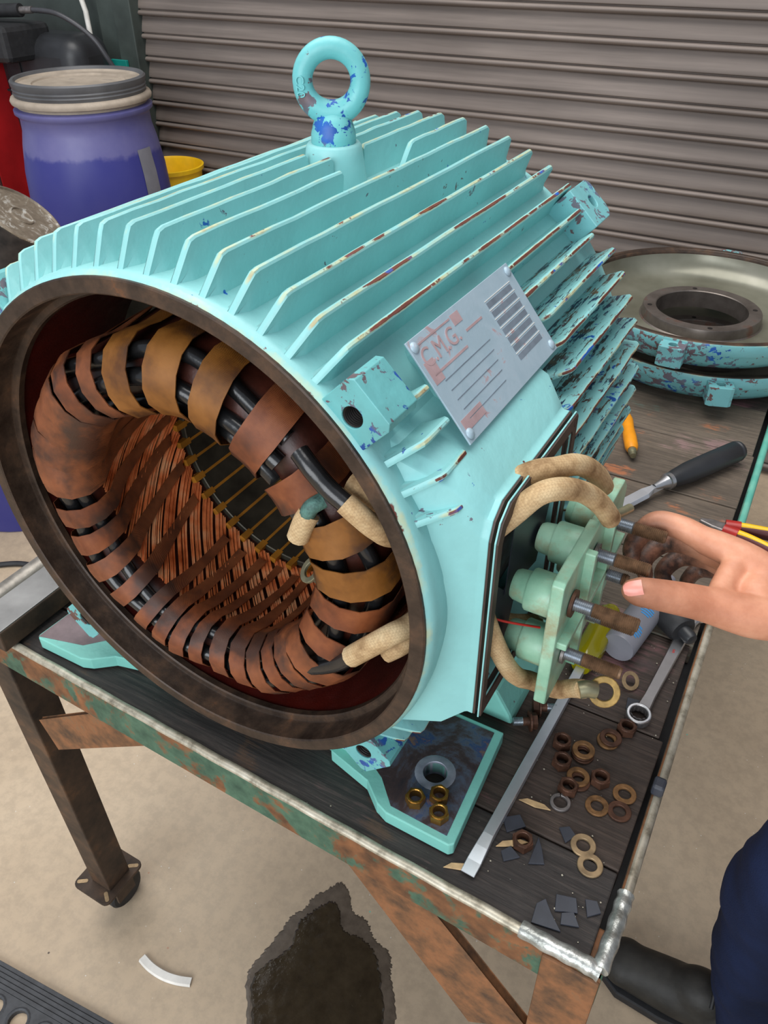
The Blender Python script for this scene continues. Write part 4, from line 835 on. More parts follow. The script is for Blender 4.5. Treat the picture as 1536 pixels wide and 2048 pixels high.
for x, y, lb in ((0.3945, 0.2345, 'rusty hex nut leaning beside the ring of the spanner'), (0.3370, 0.1810, 'rusty hex nut furthest back along the screwdriver shaft'), (0.3455, 0.1565, 'rusty hex nut second from the back along the screwdriver shaft'),
                 (0.3885, 0.1555, 'rusty hex nut in the middle of the washer pile'), (0.3430, 0.0480, 'dark rusty hex nut standing among black shards by the screwdriver'), (0.3620, 0.1290, 'small rusty nut just behind the grey spring washer')):
    put(NR, 'hex_nut', x, y, 0.0, lb, 'nut', G)
G = 'rusty washers scattered on the bench'
for me, x, y, z, lb in ((WR, 0.3805, 0.2105, 0, 'rusty washer under a second one next to the spanner ring'), (WN, 0.3825, 0.2135, 0.0027, 'dark washer on top of another next to the spanner ring'),
                        (WN, 0.3620, 0.1790, 0, 'bottom washer of the small stack of three'), (WN, 0.3610, 0.1800, 0.0027, 'middle washer of the small stack of three'), (WR, 0.3615, 0.1810, 0.0054, 'top washer of the small stack of three'),
                        (WN, 0.3690, 0.1440, 0, 'lower washer of the pair between the rusty nuts'), (WR, 0.3670, 0.1470, 0.0027, 'upper washer of the pair between the rusty nuts'),
                        (WR, 0.4160, 0.1525, 0, 'rusty washer nearest the clip on the bench edge'), (WR, 0.3950, 0.1250, 0, 'rusty washer touching the darker one by the bench edge'), (WN, 0.4170, 0.1300, 0, 'dark brown washer near the side edge of the bench'),
                        (WP2, 0.3965, 0.0755, 0, 'pale bronze washer, the back one of the pair near the front'), (WP2, 0.4090, 0.0585, 0, 'pale bronze washer, the front one of the pair near the front')):
    put(me, 'washer', x, y, z, lb, 'washer', G)
put(WG, 'spring_washer', 0.3605, 0.1100, 0, 'split grey spring washer on the planks', 'washer', None, 1.9)
bm_ = MB(); bm_.prism([(0.0096*math.cos(PI/3*i), 0.0096*math.sin(PI/3*i)) for i in range(6)], 0, 0.0065, wear=0); bm_.lathe([(0.012, 0.0065), (0.012, 0.0085), (0.0052, 0.0085), (0.0052, 0.016)], 18); bme = bm_.mesh('bolt_head', Vector((0, 0, 0))); bme.materials.append(MT['rust_nut'])
sm_ = MB(); pr = [(0.005, 0.016)]
for i in range(8): pr += [(0.0050, 0.0165+i*0.0014), (0.0043, 0.0172+i*0.0014)]
sm_.lathe(pr+[(0.0, 0.0278)], 16); sme = sm_.mesh('shank', Vector((0, 0, 0))); sme.materials.append(MT['zinc'])
for x, y, rz, lb in ((0.292, 0.207, 0.45, 'short rusty bolt by the motor foot, the one further back'), (0.303, 0.190, -2.6, 'short rusty bolt by the motor foot, the one nearer the screwdriver')):
    o = thing('bolt', lb, 'bolt', (x, y, 0.0105), 'short bolts by the motor foot'); 
    for me, nm in ((bme, 'bolt_head'), (sme, 'shank')): link(nm, me, WLOC[o.name], (0, 0, 0), o)
    o.rotation_euler = (0, math.radians(90), rz)
def shard(poly, x, y, rz, lb, matn='shard', name='plastic_shard', cat='shard', grp='black shards on the bench', h=0.0022, z=0.0):
    m = MB(); m.prism(poly, 0, h, Matrix.Translation((x, y, z)) @ Matrix.Rotation(rz, 4, 'Z')); return tag(m.build(name, matn, None, None, 0.0004), lb, cat, grp)
S1 = [(-0.014, -0.009), (0.013, -0.012), (0.004, 0.003), (-0.002, 0.016), (-0.010, 0.010)]; S2 = [(-0.011, -0.006), (0.010, -0.008), (0.011, 0.006), (-0.007, 0.010)]; S3 = [(-0.007, -0.014), (0.008, -0.010), (0.003, 0.006), (-0.002, 0.017)]; S4 = [(-0.008, -0.006), (0.006, -0.008), (0.009, 0.003), (0.0, 0.009)]
for p, x, y, rz, lb in ((S1, 0.3895, -0.0085, 0.3, 'largest black shard, at the front edge of the bench'), (S2, 0.4010, 0.0100, 0.5, 'squarish black shard behind the largest one at the front'), (S4, 0.4225, 0.0185, 0.9, 'small black shard nearest the front right corner weld'), (S4, 0.4090, -0.0030, 2.4, 'small notched black shard between its neighbours at the front corner'),
                         (S2, 0.3270, 0.0640, 0.9, 'black shard against the screwdriver blade behind the dark nut'), (S3, 0.3600, 0.0460, 0.2, 'pointed black shard standing right of the dark nut'), (S4, 0.3775, 0.0790, 1.2, 'small black shard left of the pale bronze washers'), (S4, 0.3370, 0.0300, 2.8, 'thin black shard lying in front of the dark nut'), (S2, 0.3930, 0.2750, 0.4, 'black shard under the loose ring lug')):
    shard(p, x, y, rz, lb)
SP = [(-0.016, -0.002), (0.002, -0.004), (0.018, -0.001), (0.010, 0.003), (-0.008, 0.003)]
for x, y, rz, lb in ((0.2985, -0.0040, 0.45, 'pale wood splinter by the corner of the motor foot'), (0.3370, 0.0960, 0.1, 'pale wood splinter beside the middle of the screwdriver shaft'), (0.3330, 0.0430, 0.6, 'short pale splinter between the screwdriver and the dark nut')):
    shard(SP, x, y, rz, lb, 'splinter', 'wood_splinter', 'splinter', 'wood splinters on the bench', 0.0016)
random.seed(21)
mb = MB()
for i in range(70):
    x, y = random.uniform(-0.3, 0.43), random.uniform(-0.02, 0.5); s_ = random.uniform(0.0004, 0.0011)
    if x < 0.29 and y > 0.0: x = random.uniform(0.29, 0.43)
    mb.prism([(s_*math.cos(a), s_*math.sin(a)) for a in (0, 1.6, 3.0, 4.6)], 0, s_*0.8, Matrix.Translation((x, y, 0.0)))
o = mb.build('paint_flakes', 'worn_edge'); tag(o, 'tiny pale paint flakes strewn over the planks', 'debris'); o['kind'] = 'stuff'
# ------------------------------------------------------------------ tools
sd = thing('screwdriver', 'large flat screwdriver with square steel shaft and clear yellow handle', 'screwdriver', (0.315, 0.15, 0))
A, B = Vector((0.3095, -0.0105, 0.0066)), Vector((0.3215, 0.290, 0.0105)); dr = (B-A).normalized(); sx_ = dr.cross(Vector((0, 0, 1))).normalized()
def sq(c, w_, h_): up = Vector((0, 0, 1)); return [c-sx_*w_-up*h_, c+sx_*w_-up*h_, c+sx_*w_+up*h_, c-sx_*w_+up*h_]
rings_ = [sq(A, 0.0072, 0.0008), sq(A+dr*0.014, 0.0074, 0.0020), sq(A+dr*0.030, 0.0066, 0.0042), sq(A+dr*0.045, 0.0056, 0.0056), sq(B, 0.0056, 0.0056)]
mb = MB(); vs = sum(rings_, []); fs = [(0, 1, 2, 3), (19, 18, 17, 16)]+[(l*4+i, (l+1)*4+i, (l+1)*4+(i+1) % 4, l*4+(i+1) % 4) for l in range(4) for i in range(4)]
mb.add(vs, fs); mb.build('shaft', 'steel', sd, None, 0.0006)
mb = MB(); M2 = frame(B-dr*0.004, dr); mb.lathe([(0, 0), (0.011, 0), (0.0125, 0.004), (0.0155, 0.012), (0.0165, 0.03), (0.0165, 0.085), (0.0150, 0.105), (0.010, 0.114), (0, 0.116)], 30, M2, wob=lambda a, z: 0.05*math.cos(6*a) if 0.02 < z < 0.1 else 0)
for p_ in mb.v: p_.z += 0.006
mb.build('handle', 'yellow_clear', sd, 40)
sp_ = thing('combination_spanner', 'satin chrome combination spanner with a ring end by the rusty nut', 'spanner', (0.408, 0.34, 0))
mb = MB(); mb.holed([(0.0142*math.cos(2*PI*i/28), 0.0142*math.sin(2*PI*i/28)) for i in range(28)], (0, 0), 0.0098, 0.002, 0.0125, Matrix.Translation((0.401, 0.2575, 0.0)) @ Matrix.Rotation(0.12, 4, 'X')); rg = mb.build('ring_end', 'satin_chrome', sp_, None, 0.0012)
mb = MB(); star = []
for i in range(24): r_ = 0.0098 if i % 2 == 0 else 0.0088; star.append((r_*math.cos(PI*i/12), r_*math.sin(PI*i/12)))
mb.add([(0.401+x, 0.2575+y, 0.003) for x, y in star]+[(0.401+x, 0.2575+y, 0.0120) for x, y in star], [(i, 24+i, 24+(i+1) % 24, (i+1) % 24) for i in range(24)]); mb.build('ring_teeth', 'grey_washer', rg)
SA, SB = Vector((0.4035, 0.270, 0.0065)), Vector((0.4190, 0.452, 0.0045)); sdr = (SB-SA).normalized(); ssx = sdr.cross(Vector((0, 0, 1))).normalized()
mb = MB(); secs = [(0, 0.0078, 0.004), (0.02, 0.0066, 0.0036), (0.05, 0.0068, 0.0032), (0.14, 0.0080, 0.0034), (0.17, 0.0092, 0.004), (0.183, 0.012, 0.0042)]; vs = []; U = Vector((0, 0, 1))
for (l_, w_, h_) in secs:
    c = SA+sdr*l_
    vs += [c+ssx*(w_*x)+U*(h_*z) for x, z in ((-0.8, -1), (0.8, -1), (1, -0.4), (1, 0.4), (0.8, 1), (-0.8, 1), (-1, 0.4), (-1, -0.4))]
mb.add(vs, [tuple(range(8)), tuple(range(47, 39, -1))]+[(l*8+i, (l+1)*8+i, (l+1)*8+(i+1) % 8, l*8+(i+1) % 8)[::-1] for l in range(5) for i in range(8)]); mb.build('shaft', 'satin_chrome', sp_, 40)
mb = MB(); C0 = SB+sdr*0.008; jaw = [(-0.0155, -0.006), (-0.017, 0.008), (-0.014, 0.022), (-0.0085, 0.024), (-0.0085, 0.006), (-0.006, 0.001), (0.006, 0.001), (0.0085, 0.006), (0.0085, 0.024), (0.014, 0.022), (0.017, 0.008), (0.0155, -0.006), (0.008, -0.014), (-0.008, -0.014)]
mb.prism(jaw, -0.0042, 0.0042, frame(C0, (0, 0, 1), ssx)); mb.build('open_end', 'satin_chrome', sp_, None, 0.001)
text_mb('S', 0.008, 0.0003, frame(SA+sdr*0.105+U*0.0034, (0, 0, 1), ssx)).build('lettering', 'red_plastic', sp_)
ch = thing('wood_chisel', 'steel chisel with fat dark grey plastic handle behind the hand', 'chisel', (0.33, 0.75, 0))
CA, CB, CC = Vector((0.238, 0.583, 0.004)), Vector((0.316, 0.725, 0.0187)), Vector((0.399, 0.876, 0.0192)); cd = (CB-CA).normalized(); cx_ = cd.cross(U).normalized()
mb = MB(); vs = []
for (l_, w_, h0, h1) in ((0, 0.0105, 0, 0.0006), (0.022, 0.0105, -0.0018, 0.0045), (0.115, 0.0105, -0.002, 0.0045), (0.13, 0.006, -0.004, 0.005), (0.162, 0.006, -0.005, 0.005)):
    c = CA+cd*l_; vs += [c-cx_*w_+U*h0, c+cx_*w_+U*h0, c+cx_*w_*0.75+U*h1, c-cx_*w_*0.75+U*h1]
mb.add(vs, [(0, 1, 2, 3), (19, 18, 17, 16)]+[(l*4+i, (l+1)*4+i, (l+1)*4+(i+1) % 4, l*4+(i+1) % 4) for l in range(4) for i in range(4)]); mb.build('blade', 'steel', ch, None, 0.0006)
hd = (CC-CB).normalized(); mb = MB(); mb.lathe([(0.005, -0.028), (0.0075, -0.012), (0.011, 0.0), (0.0135, 0.001), (0.0135, 0.008), (0.011, 0.010)], 24, frame(CB, hd)); mb.build('ferrule', 'satin_chrome', ch, 40)
mb = MB(); ln = (CC-CB).length; mb.lathe([(0.0, 0.008), (0.012, 0.008), (0.0145, 0.02), (0.0175, 0.05), (0.0182, 0.10), (0.0180, ln-0.012), (0.0165, ln-0.010), (0.0165, ln-0.008), (0.0178, ln-0.006), (0.016, ln), (0, ln+0.001)], 28, frame(CB, hd)); mb.build('handle', 'black_plastic', ch, 40)
of = thing('file_handle', 'small tool with a bright orange plastic handle by the end shields', 'hand tool', (0.22, 0.85, 0))
OA, OB = Vector((0.2475, 0.786, 0.0115)), Vector((0.198, 0.915, 0.0115)); od = (OB-OA).normalized()
MB().lathe([(0, 0), (0.005, 0), (0.0055, 0.008), (0.0072, 0.009), (0.0072, 0.018), (0.006, 0.022)], 20, frame(OA, od)).build('ferrule', 'lug_tin', of, 40)
MB().lathe([(0, 0.018), (0.008, 0.018), (0.0112, 0.028), (0.0115, 0.06), (0.0100, 0.085), (0.0112, 0.115), (0.009, 0.13), (0, 0.133)], 24, frame(OA, od)).build('handle', 'orange_handle', of, 50)
gt = thing('grease_tube', 'grey plastic tube with blue oval marks behind the terminal board', 'tube', (0.36, 0.42, 0))
GA, GB = Vector((0.352, 0.335, 0.0205)), Vector((0.378, 0.500, 0.0205)); gd = (GB-GA).normalized(); GF = frame(GA, gd)
MB().lathe([(0, -0.001), (0.0195, 0), (0.0205, 0.003), (0.0205, 0.13), (0.018, 0.14), (0.008, 0.146), (0.008, 0.160), (0, 0.161)], 28, GF).build('body', 'tube_grey', gt, 40)
for i, (dz, an) in enumerate(((0.022, 0.0), (0.062, -0.25), (0.10, 0.1))):
    for q in range(5):
        hw = 0.009*math.sqrt(max(0.05, 1-((q-2)/2.6)**2)); m = MB(); base = math.radians(28)+an*0.5
        m.lathe([(0.0208, dz+(q-2)*0.0042), (0.0208, dz+(q-2)*0.0042+0.0026)], 8, GF, a0=base-hw/0.0205, a1=base+hw/0.0205); m.build('blue_mark', 'tube_blue', gt)
kb = thing('black_knob', 'short fat black rubber grip lying beside the grey tube', 'handle', (0.405, 0.42, 0))
MB().lathe([(0, 0), (0.016, 0.0), (0.0195, 0.004), (0.0205, 0.02), (0.0195, 0.045), (0.0165, 0.05), (0, 0.051)], 26, frame((0.378, 0.4365, 0.0206), (0.75, -0.66, 0))).build('grip', 'matt_black', kb, 40)
MB().lathe([(0.009, 0.0), (0.009, 0.02), (0.007, 0.024), (0, 0.0245)], 20, frame((0.4105, 0.4079, 0.0206), (0.75, -0.66, 0))).build('stub', 'black_plastic', kb, 40)
m = MB(); m.holed([(0.0115*math.cos(2*PI*i/20), 0.0115*math.sin(2*PI*i/20)) for i in range(20)], (0, 0), 0.0068, -0.001, 0.001, frame((0.3790, 0.3020, 0.0085), (0.55, -0.4, 0.75))); tag(m.build('ring_lug', 'pale_washer', None, None, 0.0004), 'thin bronze ring tilted on the planks under the studs', 'ring')
pl = thing('pliers', 'red and yellow insulated pliers with handles over the bench edge', 'pliers', (0.43, 0.69, 0))
MB().prism([(0.383, 0.654), (0.401, 0.648), (0.425, 0.644), (0.425, 0.664), (0.401, 0.666), (0.383, 0.661)], 0.004, 0.016).build('jaws', 'grey_washer', pl, None, 0.002)
for pts, nm in (([(0.419, 0.648, 0.012), (0.455, 0.640, 0.014), (0.495, 0.624, 0.015), (0.545, 0.600, 0.014), (0.585, 0.586, 0.012)], 0), ([(0.419, 0.660, 0.012), (0.455, 0.666, 0.014), (0.495, 0.668, 0.015), (0.545, 0.654, 0.014), (0.585, 0.644, 0.012)], 1)):
    s_ = spline(pts, 8); hdl = MB().tube(s_, [0.008+0.002*math.sin(PI*i/len(s_)) for i in range(len(s_))], 12).build('handle', 'maroon_plastic', pl, 60)
    MB().tube([p+Vector((0, 0, 0.005)) for p in s_[2:20]], 0.0058, 10).build('grip_stripe', 'yellow_plastic', hdl, 60)
    MB().tube([p+Vector((0, 0, 0.0015)) for p in s_[:6]], 0.0102, 10).build('guard', 'red_plastic', hdl, 60)
# steel stock at the left end of the bench
sb = thing('steel_bar', 'black square steel bar with a grey top at the left end of the bench', 'bar', (-0.34, 0.3, 0.005))
MB().box((-0.366, -0.030, 0.0052), (-0.3135, 0.62, 0.037)).build('body', 'bench_dark', sb, None, 0.002)
tag(MB().box((-0.3645, -0.0285, 0.0368), (-0.3150, 0.619, 0.0386)).build('top_face', 'bar_grey', sb, None, 0.0006), 'grey top face')  # paler top plate over the darker body
tag(MB().lathe([(0.0, -0.045), (0.0135, -0.045), (0.0165, -0.043), (0.0165, 0.66), (0.0, 0.66)], 24, frame((-0.3835, 0, 0.0215), (0, 1, 0))).build('round_bar', 'pipe_grey', None, 40), 'round grey steel bar beside the square one', 'bar')
# ------------------------------------------------------------------ floor items
random.seed(5)
def blob(cpts, z, h, name, matn, label, jag=0.0013, n=12):
    pts = spline([(x, y, 0) for x, y in cpts+[cpts[0]]], n)[:-1]; cx = sum(p.x for p in pts)/len(pts); cy = sum(p.y for p in pts)/len(pts)
    out = []
    for i, p in enumerate(pts):
        d = Vector((p.x-cx, p.y-cy)); k_ = 1+jag*(math.sin(i*0.8)+math.sin(i*1.9+1)+random.uniform(-0.5, 0.5))/d.length; out.append((cx+d.x*k_, cy+d.y*k_))
    m = MB(); k2 = len(out); inn = [(cx+(x-cx)*0.97, cy+(y-cy)*0.97) for x, y in out]
    m.add([(x, y, z) for x, y in out]+[(x, y, z+h) for x, y in inn], [(i, (i+1) % k2, k2+(i+1) % k2, k2+i) for i in range(k2)]+[tuple(range(k2, 2*k2))]); return tag(m.build(name, matn, None), label, 'puddle')
P1 = [(-0.055, -0.019), (-0.1, 0.038), (-0.106, 0.064), (-0.099, 0.109), (-0.096, 0.153), (-0.094, 0.175), (-0.08, 0.2), (-0.079, 0.223), (-0.06, 0.256), (-0.05, 0.275), (-0.037, 0.275), (-0.018, 0.263), (-0.002, 0.243), (0.012, 0.236), (0.027, 0.238), (0.044, 0.231), (0.059, 0.218), (0.076, 0.211), (0.100, 0.207), (0.116, 0.19), (0.124, 0.172), (0.145, 0.147), (0.169, 0.107), (0.19, 0.03), (0.15, -0.05), (0.05, -0.09), (-0.02, -0.06)]
blob(P1, FZ, 0.0006, 'damp_stain', 'oil_stain', 'dark damp stain around the oil puddle on the floor')
P2 = [(-0.047, -0.015), (-0.089, 0.039), (-0.085, 0.077), (-0.065, 0.122), (-0.075, 0.17), (-0.066, 0.196), (-0.057, 0.216), (-0.04, 0.236), (-0.018, 0.226), (-0.004, 0.206), (0.016, 0.198), (0.038, 0.203), (0.062, 0.199), (0.084, 0.189), (0.112, 0.157), (0.152, 0.097), (0.165, 0.03), (0.13, -0.04), (0.05, -0.07), (0.0, -0.05)]
blob(P2, FZ+0.0006, 0.0012, 'oil_puddle', 'oil', 'glossy dark oil puddle on the floor under the bench')
pts = [(-0.290, -0.026), (-0.265, -0.0305), (-0.235, -0.0300), (-0.208, -0.0240), (-0.184, -0.0145)]
m = MB(); s_ = spline([(x, y, 0) for x, y in pts], 6); vs = []
for i, p in enumerate(s_):
    t_ = (s_[min(i+1, len(s_)-1)]-s_[max(i-1, 0)]).normalized(); nn = Vector((-t_.y, t_.x, 0))
    vs += [p+nn*0.0085+Vector((0, 0, FZ+0.001)), p-nn*0.0085+Vector((0, 0, FZ+0.001)), p-nn*0.006+Vector((0, 0, FZ+0.006)), p+nn*0.006+Vector((0, 0, FZ+0.006))]
k2 = len(s_); m.add(vs, [(0, 1, 2, 3), (4*k2-1, 4*k2-2, 4*k2-3, 4*k2-4)]+[(4*l+i, 4*(l+1)+i, 4*(l+1)+(i+1) % 4, 4*l+(i+1) % 4) for l in range(k2-1) for i in range(4)])
tag(m.build('plastic_strip', 'white_plastic'), 'curved white plastic strip lying on the floor', 'strip')
tag(MB().tube(spline([(0.655, 0.70, FZ+0.001), (0.675, 0.665, FZ+0.001), (0.69, 0.63, FZ+0.001)], 6), 0.0012, 6).build('white_thread', 'white_plastic', None, 60), 'thin white thread on the floor by the trouser leg', 'thread')
tag(MB().tube(spline([(-1.62, 0.45, FZ+0.008), (-1.45, 0.585, FZ+0.008), (-1.36, 0.64, FZ+0.008), (-1.2, 0.66, FZ+0.008), (-1.0, 0.75, FZ+0.008)], 10), 0.008, 8).build('floor_cable', 'matt_black', None, 60), 'black cable lying on the floor beyond the bench', 'cable')
# perforated rubber mat: bars and rings
mat_ = thing('rubber_mat', 'black perforated rubber mat at the lower left', 'mat', (-0.45, -0.30, FZ))
e0, e1 = Vector((-0.517, -0.158, 0)), Vector((-0.250, -0.143, 0)); e0 = Vector((-0.60, -0.1668, 0)); dm = (Vector((-0.271, -0.140, 0))-Vector((-0.511, -0.163, 0))).normalized(); nm_ = Vector((dm.y, -dm.x, 0))
MM = Matrix(((dm.x, nm_.x, 0, e0.x), (dm.y, nm_.y, 0, e0.y), (0, 0, -1, FZ), (0, 0, 0, 1)))
MM = Matrix(((dm.x, -nm_.x, 0, e0.x), (dm.y, -nm_.y, 0, e0.y), (0, 0, 1, FZ), (0, 0, 0, 1)))      # local -y runs into the mat
bo = MB()
for i in range(5): bo.box((0, -0.0075*(i+1)+0.0006, 0), (0.62, -0.0075*i, 0.012-0.0012*(4-i)*0.9), MM)
bo.build('ribbed_border', 'mat_rubber', mat_, None, 0.0006)
ho = MB(); hexr = 0.0165
cell = [(-0.0275, -0.0275), (0.0275, -0.0275), (0.0275, 0.0275), (-0.0275, 0.0275)]
hm = MB(); hm.holed(cell, (0, 0), 0.0165, 0.0, 0.011, seg=20); hm.lathe([(0.0165, 0.011), (0.0195, 0.0125), (0.0225, 0.011)], 20)
hme = hm.mesh('mat_cell', Vector((0, 0, 0))); hme.materials.append(MT['mat_rubber'])
rz = math.atan2(dm.y, dm.x)
for r_ in range(4):
    for c_ in range(11):
        p = MM @ Vector((0.028+0.055*c_, -0.0375-0.0275-0.055*r_, 0)); link('mat_cell', hme, p+Vector((0, 0, T)), (0, 0, rz), mat_)
# ------------------------------------------------------------------ background by the shutter
bc = Vector((-1.865, 1.66, FZ))
dr_ = thing('plastic_drum', 'tall dusty blue plastic drum with a grey lid', 'drum', bc)
L = Matrix.Translation(bc) @ Matrix.Diagonal((0.90, 0.90, 1.056, 1))
MB().lathe([(0, 0), (0.200, 0.0), (0.215, 0.01), (0.222, 0.06), (0.245, 0.35), (0.262, 0.60), (0.264, 0.72), (0.258, 0.80), (0.243, 0.88), (0.232, 0.92), (0.230, 0.955), (0.236, 0.962), (0.245, 0.968), (0.245, 0.978), (0.232, 0.984), (0.228, 0.985)], 64, L).build('body', 'drum_blue', dr_, 60)
lid = MB().lathe([(0.229, 0.985), (0.229, 0.992), (0.246, 0.996), (0.249, 1.004), (0.244, 1.012), (0.228, 1.016)], 64, L).build('seal', 'dusty_lid', dr_, 50)
lid = MB().lathe([(0.229, 1.010), (0.231, 1.020), (0.234, 1.024), (0.231, 1.028), (0.234, 1.034), (0.231, 1.038), (0.235, 1.046), (0.236, 1.056), (0.230, 1.061), (0.222, 1.060), (0.216, 1.050)], 64, L).build('lid', 'lid_grey', dr_, 50)
MB().lathe([(0.217, 1.052), (0.212, 1.046), (0.165, 1.046), (0.162, 1.0415), (0.155, 1.0405), (0.0, 1.0405)], 64, L).build('lid_top', 'dusty_lid', lid, 40)
MB().lathe([(0.2655, 0.70), (0.2650, 0.74), (0.2598, 0.80), (0.2475, 0.87)], 6, L, a0=math.radians(-4), a1=math.radians(12)).build('label', 'tube_grey', dr_, 60)
cr = thing('wooden_crate', 'plain crate standing behind the blue drum under a yellow bucket', 'crate', (-1.88, 2.01, FZ))
MB().box((-2.025, 1.92, FZ), (-1.76, 2.17, FZ+0.48)).build('body', 'plank_grey', cr, None, 0.005)
yb = thing('bucket', 'yellow plastic bucket with a rim, half hidden behind the blue drum', 'bucket', (-1.90, 2.045, FZ+0.48)); L = Matrix.Translation((-1.905, 2.047, FZ+0.4815))
MB().lathe([(0, 0), (0.105, 0), (0.128, 0.262), (0.136, 0.264), (0.137, 0.278), (0.131, 0.280), (0.126, 0.27), (0.104, 0.012), (0, 0.01)], 40, L).build('body', 'yellow_plastic', yb, 40)
dm2 = thing('steel_drum', 'blue drum at the left edge of the picture behind the motor', 'drum', (-1.66, 0.93, FZ)); L = Matrix.Translation((-1.66, 0.93, FZ))
MB().lathe([(0, 0), (0.235, 0), (0.24, 0.01), (0.24, 0.25), (0.246, 0.26), (0.24, 0.27), (0.24, 0.50), (0.246, 0.51), (0.24, 0.52), (0.24, 0.668), (0.244, 0.678), (0.24, 0.684), (0.232, 0.680), (0, 0.678)], 48, L).build('body', 'drum_blue', dm2, 50)
tx = Vector((0.56, 0.31, 0.77)).normalized(); tc = Vector((-1.44, 1.0, 0.11)); L = frame(tc-tx*0.20, tx)
tn = thing('paint_tin', 'grimy leaning tin with a splashed grey lid beside the blue drum', 'tin', (-1.53, 0.95, -0.07))
MB().lathe([(0, 0), (0.106, 0), (0.108, 0.004), (0.106, 0.010), (0.106, 0.185), (0.110, 0.190), (0.110, 0.196)], 40, L).build('body', 'grimy_body', tn, 50)
td = MB().lathe([(0.110, 0.194), (0.110, 0.200), (0.104, 0.202), (0.101, 0.197), (0.032, 0.197), (0.031, 0.1995), (0.028, 0.2000), (0.026, 0.1965), (0, 0.1965)], 40, L).build('lid', 'splashed_lid', tn, 40)
# red machine with a black tank
rm = thing('pressure_washer', 'red machine with a black moulded tank in the far left corner', 'machine', (-2.62, 1.86, FZ))
MB().prism([(-2.92, 1.66), (-2.46, 1.70), (-2.48, 2.10), (-2.92, 2.10)], FZ+0.12, FZ+1.10, None, [(-2.92, 1.72), (-2.56, 1.76), (-2.58, 2.10), (-2.92, 2.10)]).build('body', 'red_body', rm, None, 0.02, 3)
tk = MB().box((-2.60, 1.92, FZ+0.60), (-2.16, 2.13, FZ+1.185)).build('tank', 'black_plastic', rm, 40, 0.07, 4)
MB().box((-2.46, 1.915, FZ+0.7), (-2.452, 1.93, FZ+1.12)).build('seam', 'matt_black', tk); MB().box((-2.58, 1.915, FZ+0.985), (-2.18, 1.925, FZ+0.992)).build('seam', 'matt_black', tk)
MB().box((-2.80, 1.80, FZ+1.10), (-2.36, 2.02, FZ+1.22)).build('top_cover', 'matt_black', rm, None, 0.02)
MB().tube(spline([(-2.62, 1.86, FZ+1.25), (-2.50, 1.90, FZ+1.255), (-2.38, 1.92, FZ+1.26)], 6), 0.022, 12).build('spray_gun', 'matt_black', rm, 60)
MB().tube(spline([(-2.38, 1.92, FZ+1.26), (-2.33, 1.93, FZ+1.262)], 6), 0.012, 10).build('hose_fitting', 'grey_washer', rm, 60)
MB().tube(spline([(-2.33, 1.93, FZ+1.262), (-2.22, 1.95, FZ+1.25), (-2.12, 1.99, FZ+1.18), (-2.07, 2.03, FZ+1.07), (-2.05, 2.12, FZ+0.95), (-2.05, 2.13, FZ+0.5), (-2.06, 2.13, FZ+0.1)], 10), 0.009, 8).build('hose', 'hose_grey', rm, 60)
for sx in (-2.85, -2.55): MB().lathe([(0, -0.03), (0.11, -0.03), (0.12, -0.02), (0.12, 0.02), (0.11, 0.03), (0, 0.03)], 28, frame((sx, 1.88, FZ+0.12), (1, 0, 0))).build('wheel', 'matt_black', rm, 40)
tag(MB().box((-2.20, 2.135, FZ+0.80), (-2.12, 2.148, FZ+1.09)).build('wall_label', 'teal_label', None, None, 0.002), 'small teal plate fixed to the dark post beside the drum', 'plate')
tag(MB().box((-2.43, 1.545, FZ), (-2.32, 1.61, FZ+0.93)).build('maroon_pillar_guard', 'maroon_post', None, None, 0.01), 'maroon painted steel post left of the blue drum', 'post')
tag(MB().tube([(-2.385, 2.165, FZ+1.5), (-2.315, 2.165, FZ+1.24), (-2.30, 2.165, FZ+0.0)], 0.010, 10).build('plastic_rod', 'white_plastic', None, 60), 'pale rod standing behind the black tank by the dark post', 'rod')
# ------------------------------------------------------------------ the person at the bench
def fuse(mb, voxel, smooth=6, fac=0.6):
    """weld overlapping limbs into one continuous skin"""
    me = mb.mesh('skin', Vector((0, 0, 0))); o = bpy.data.objects.new('skin', me); COL.objects.link(o)
    rmod = o.modifiers.new('remesh', 'REMESH'); rmod.mode = 'VOXEL'; rmod.voxel_size = voxel
    s = o.modifiers.new('smooth', 'SMOOTH'); s.iterations = smooth; s.factor = fac
    dg = bpy.context.evaluated_depsgraph_get(); dg.update(); ev = bpy.data.meshes.new_from_object(o.evaluated_get(dg))
    vs = [v.co.copy() for v in ev.vertices]; fs = [tuple(p.vertices) for p in ev.polygons]
    bpy.data.objects.remove(o, do_unlink=True); bpy.data.meshes.remove(ev); return vs, fs
def limb(m, pts, rads, seg=16, squash=1.0, n=6):
    P = spline(pts, n); k_ = len(pts)-1; rr = []
    for i in range(len(P)):
        f = i/n; a = min(int(f), k_-1); t_ = f-a; rr.append(rads[a]+(rads[a+1]-rads[a])*t_)
    m.tube(P, rr, seg, True, squash); m.sphere(P[0], rr[0]*0.98, 14, 9); m.sphere(P[-1], rr[-1]*0.99, 14, 9)
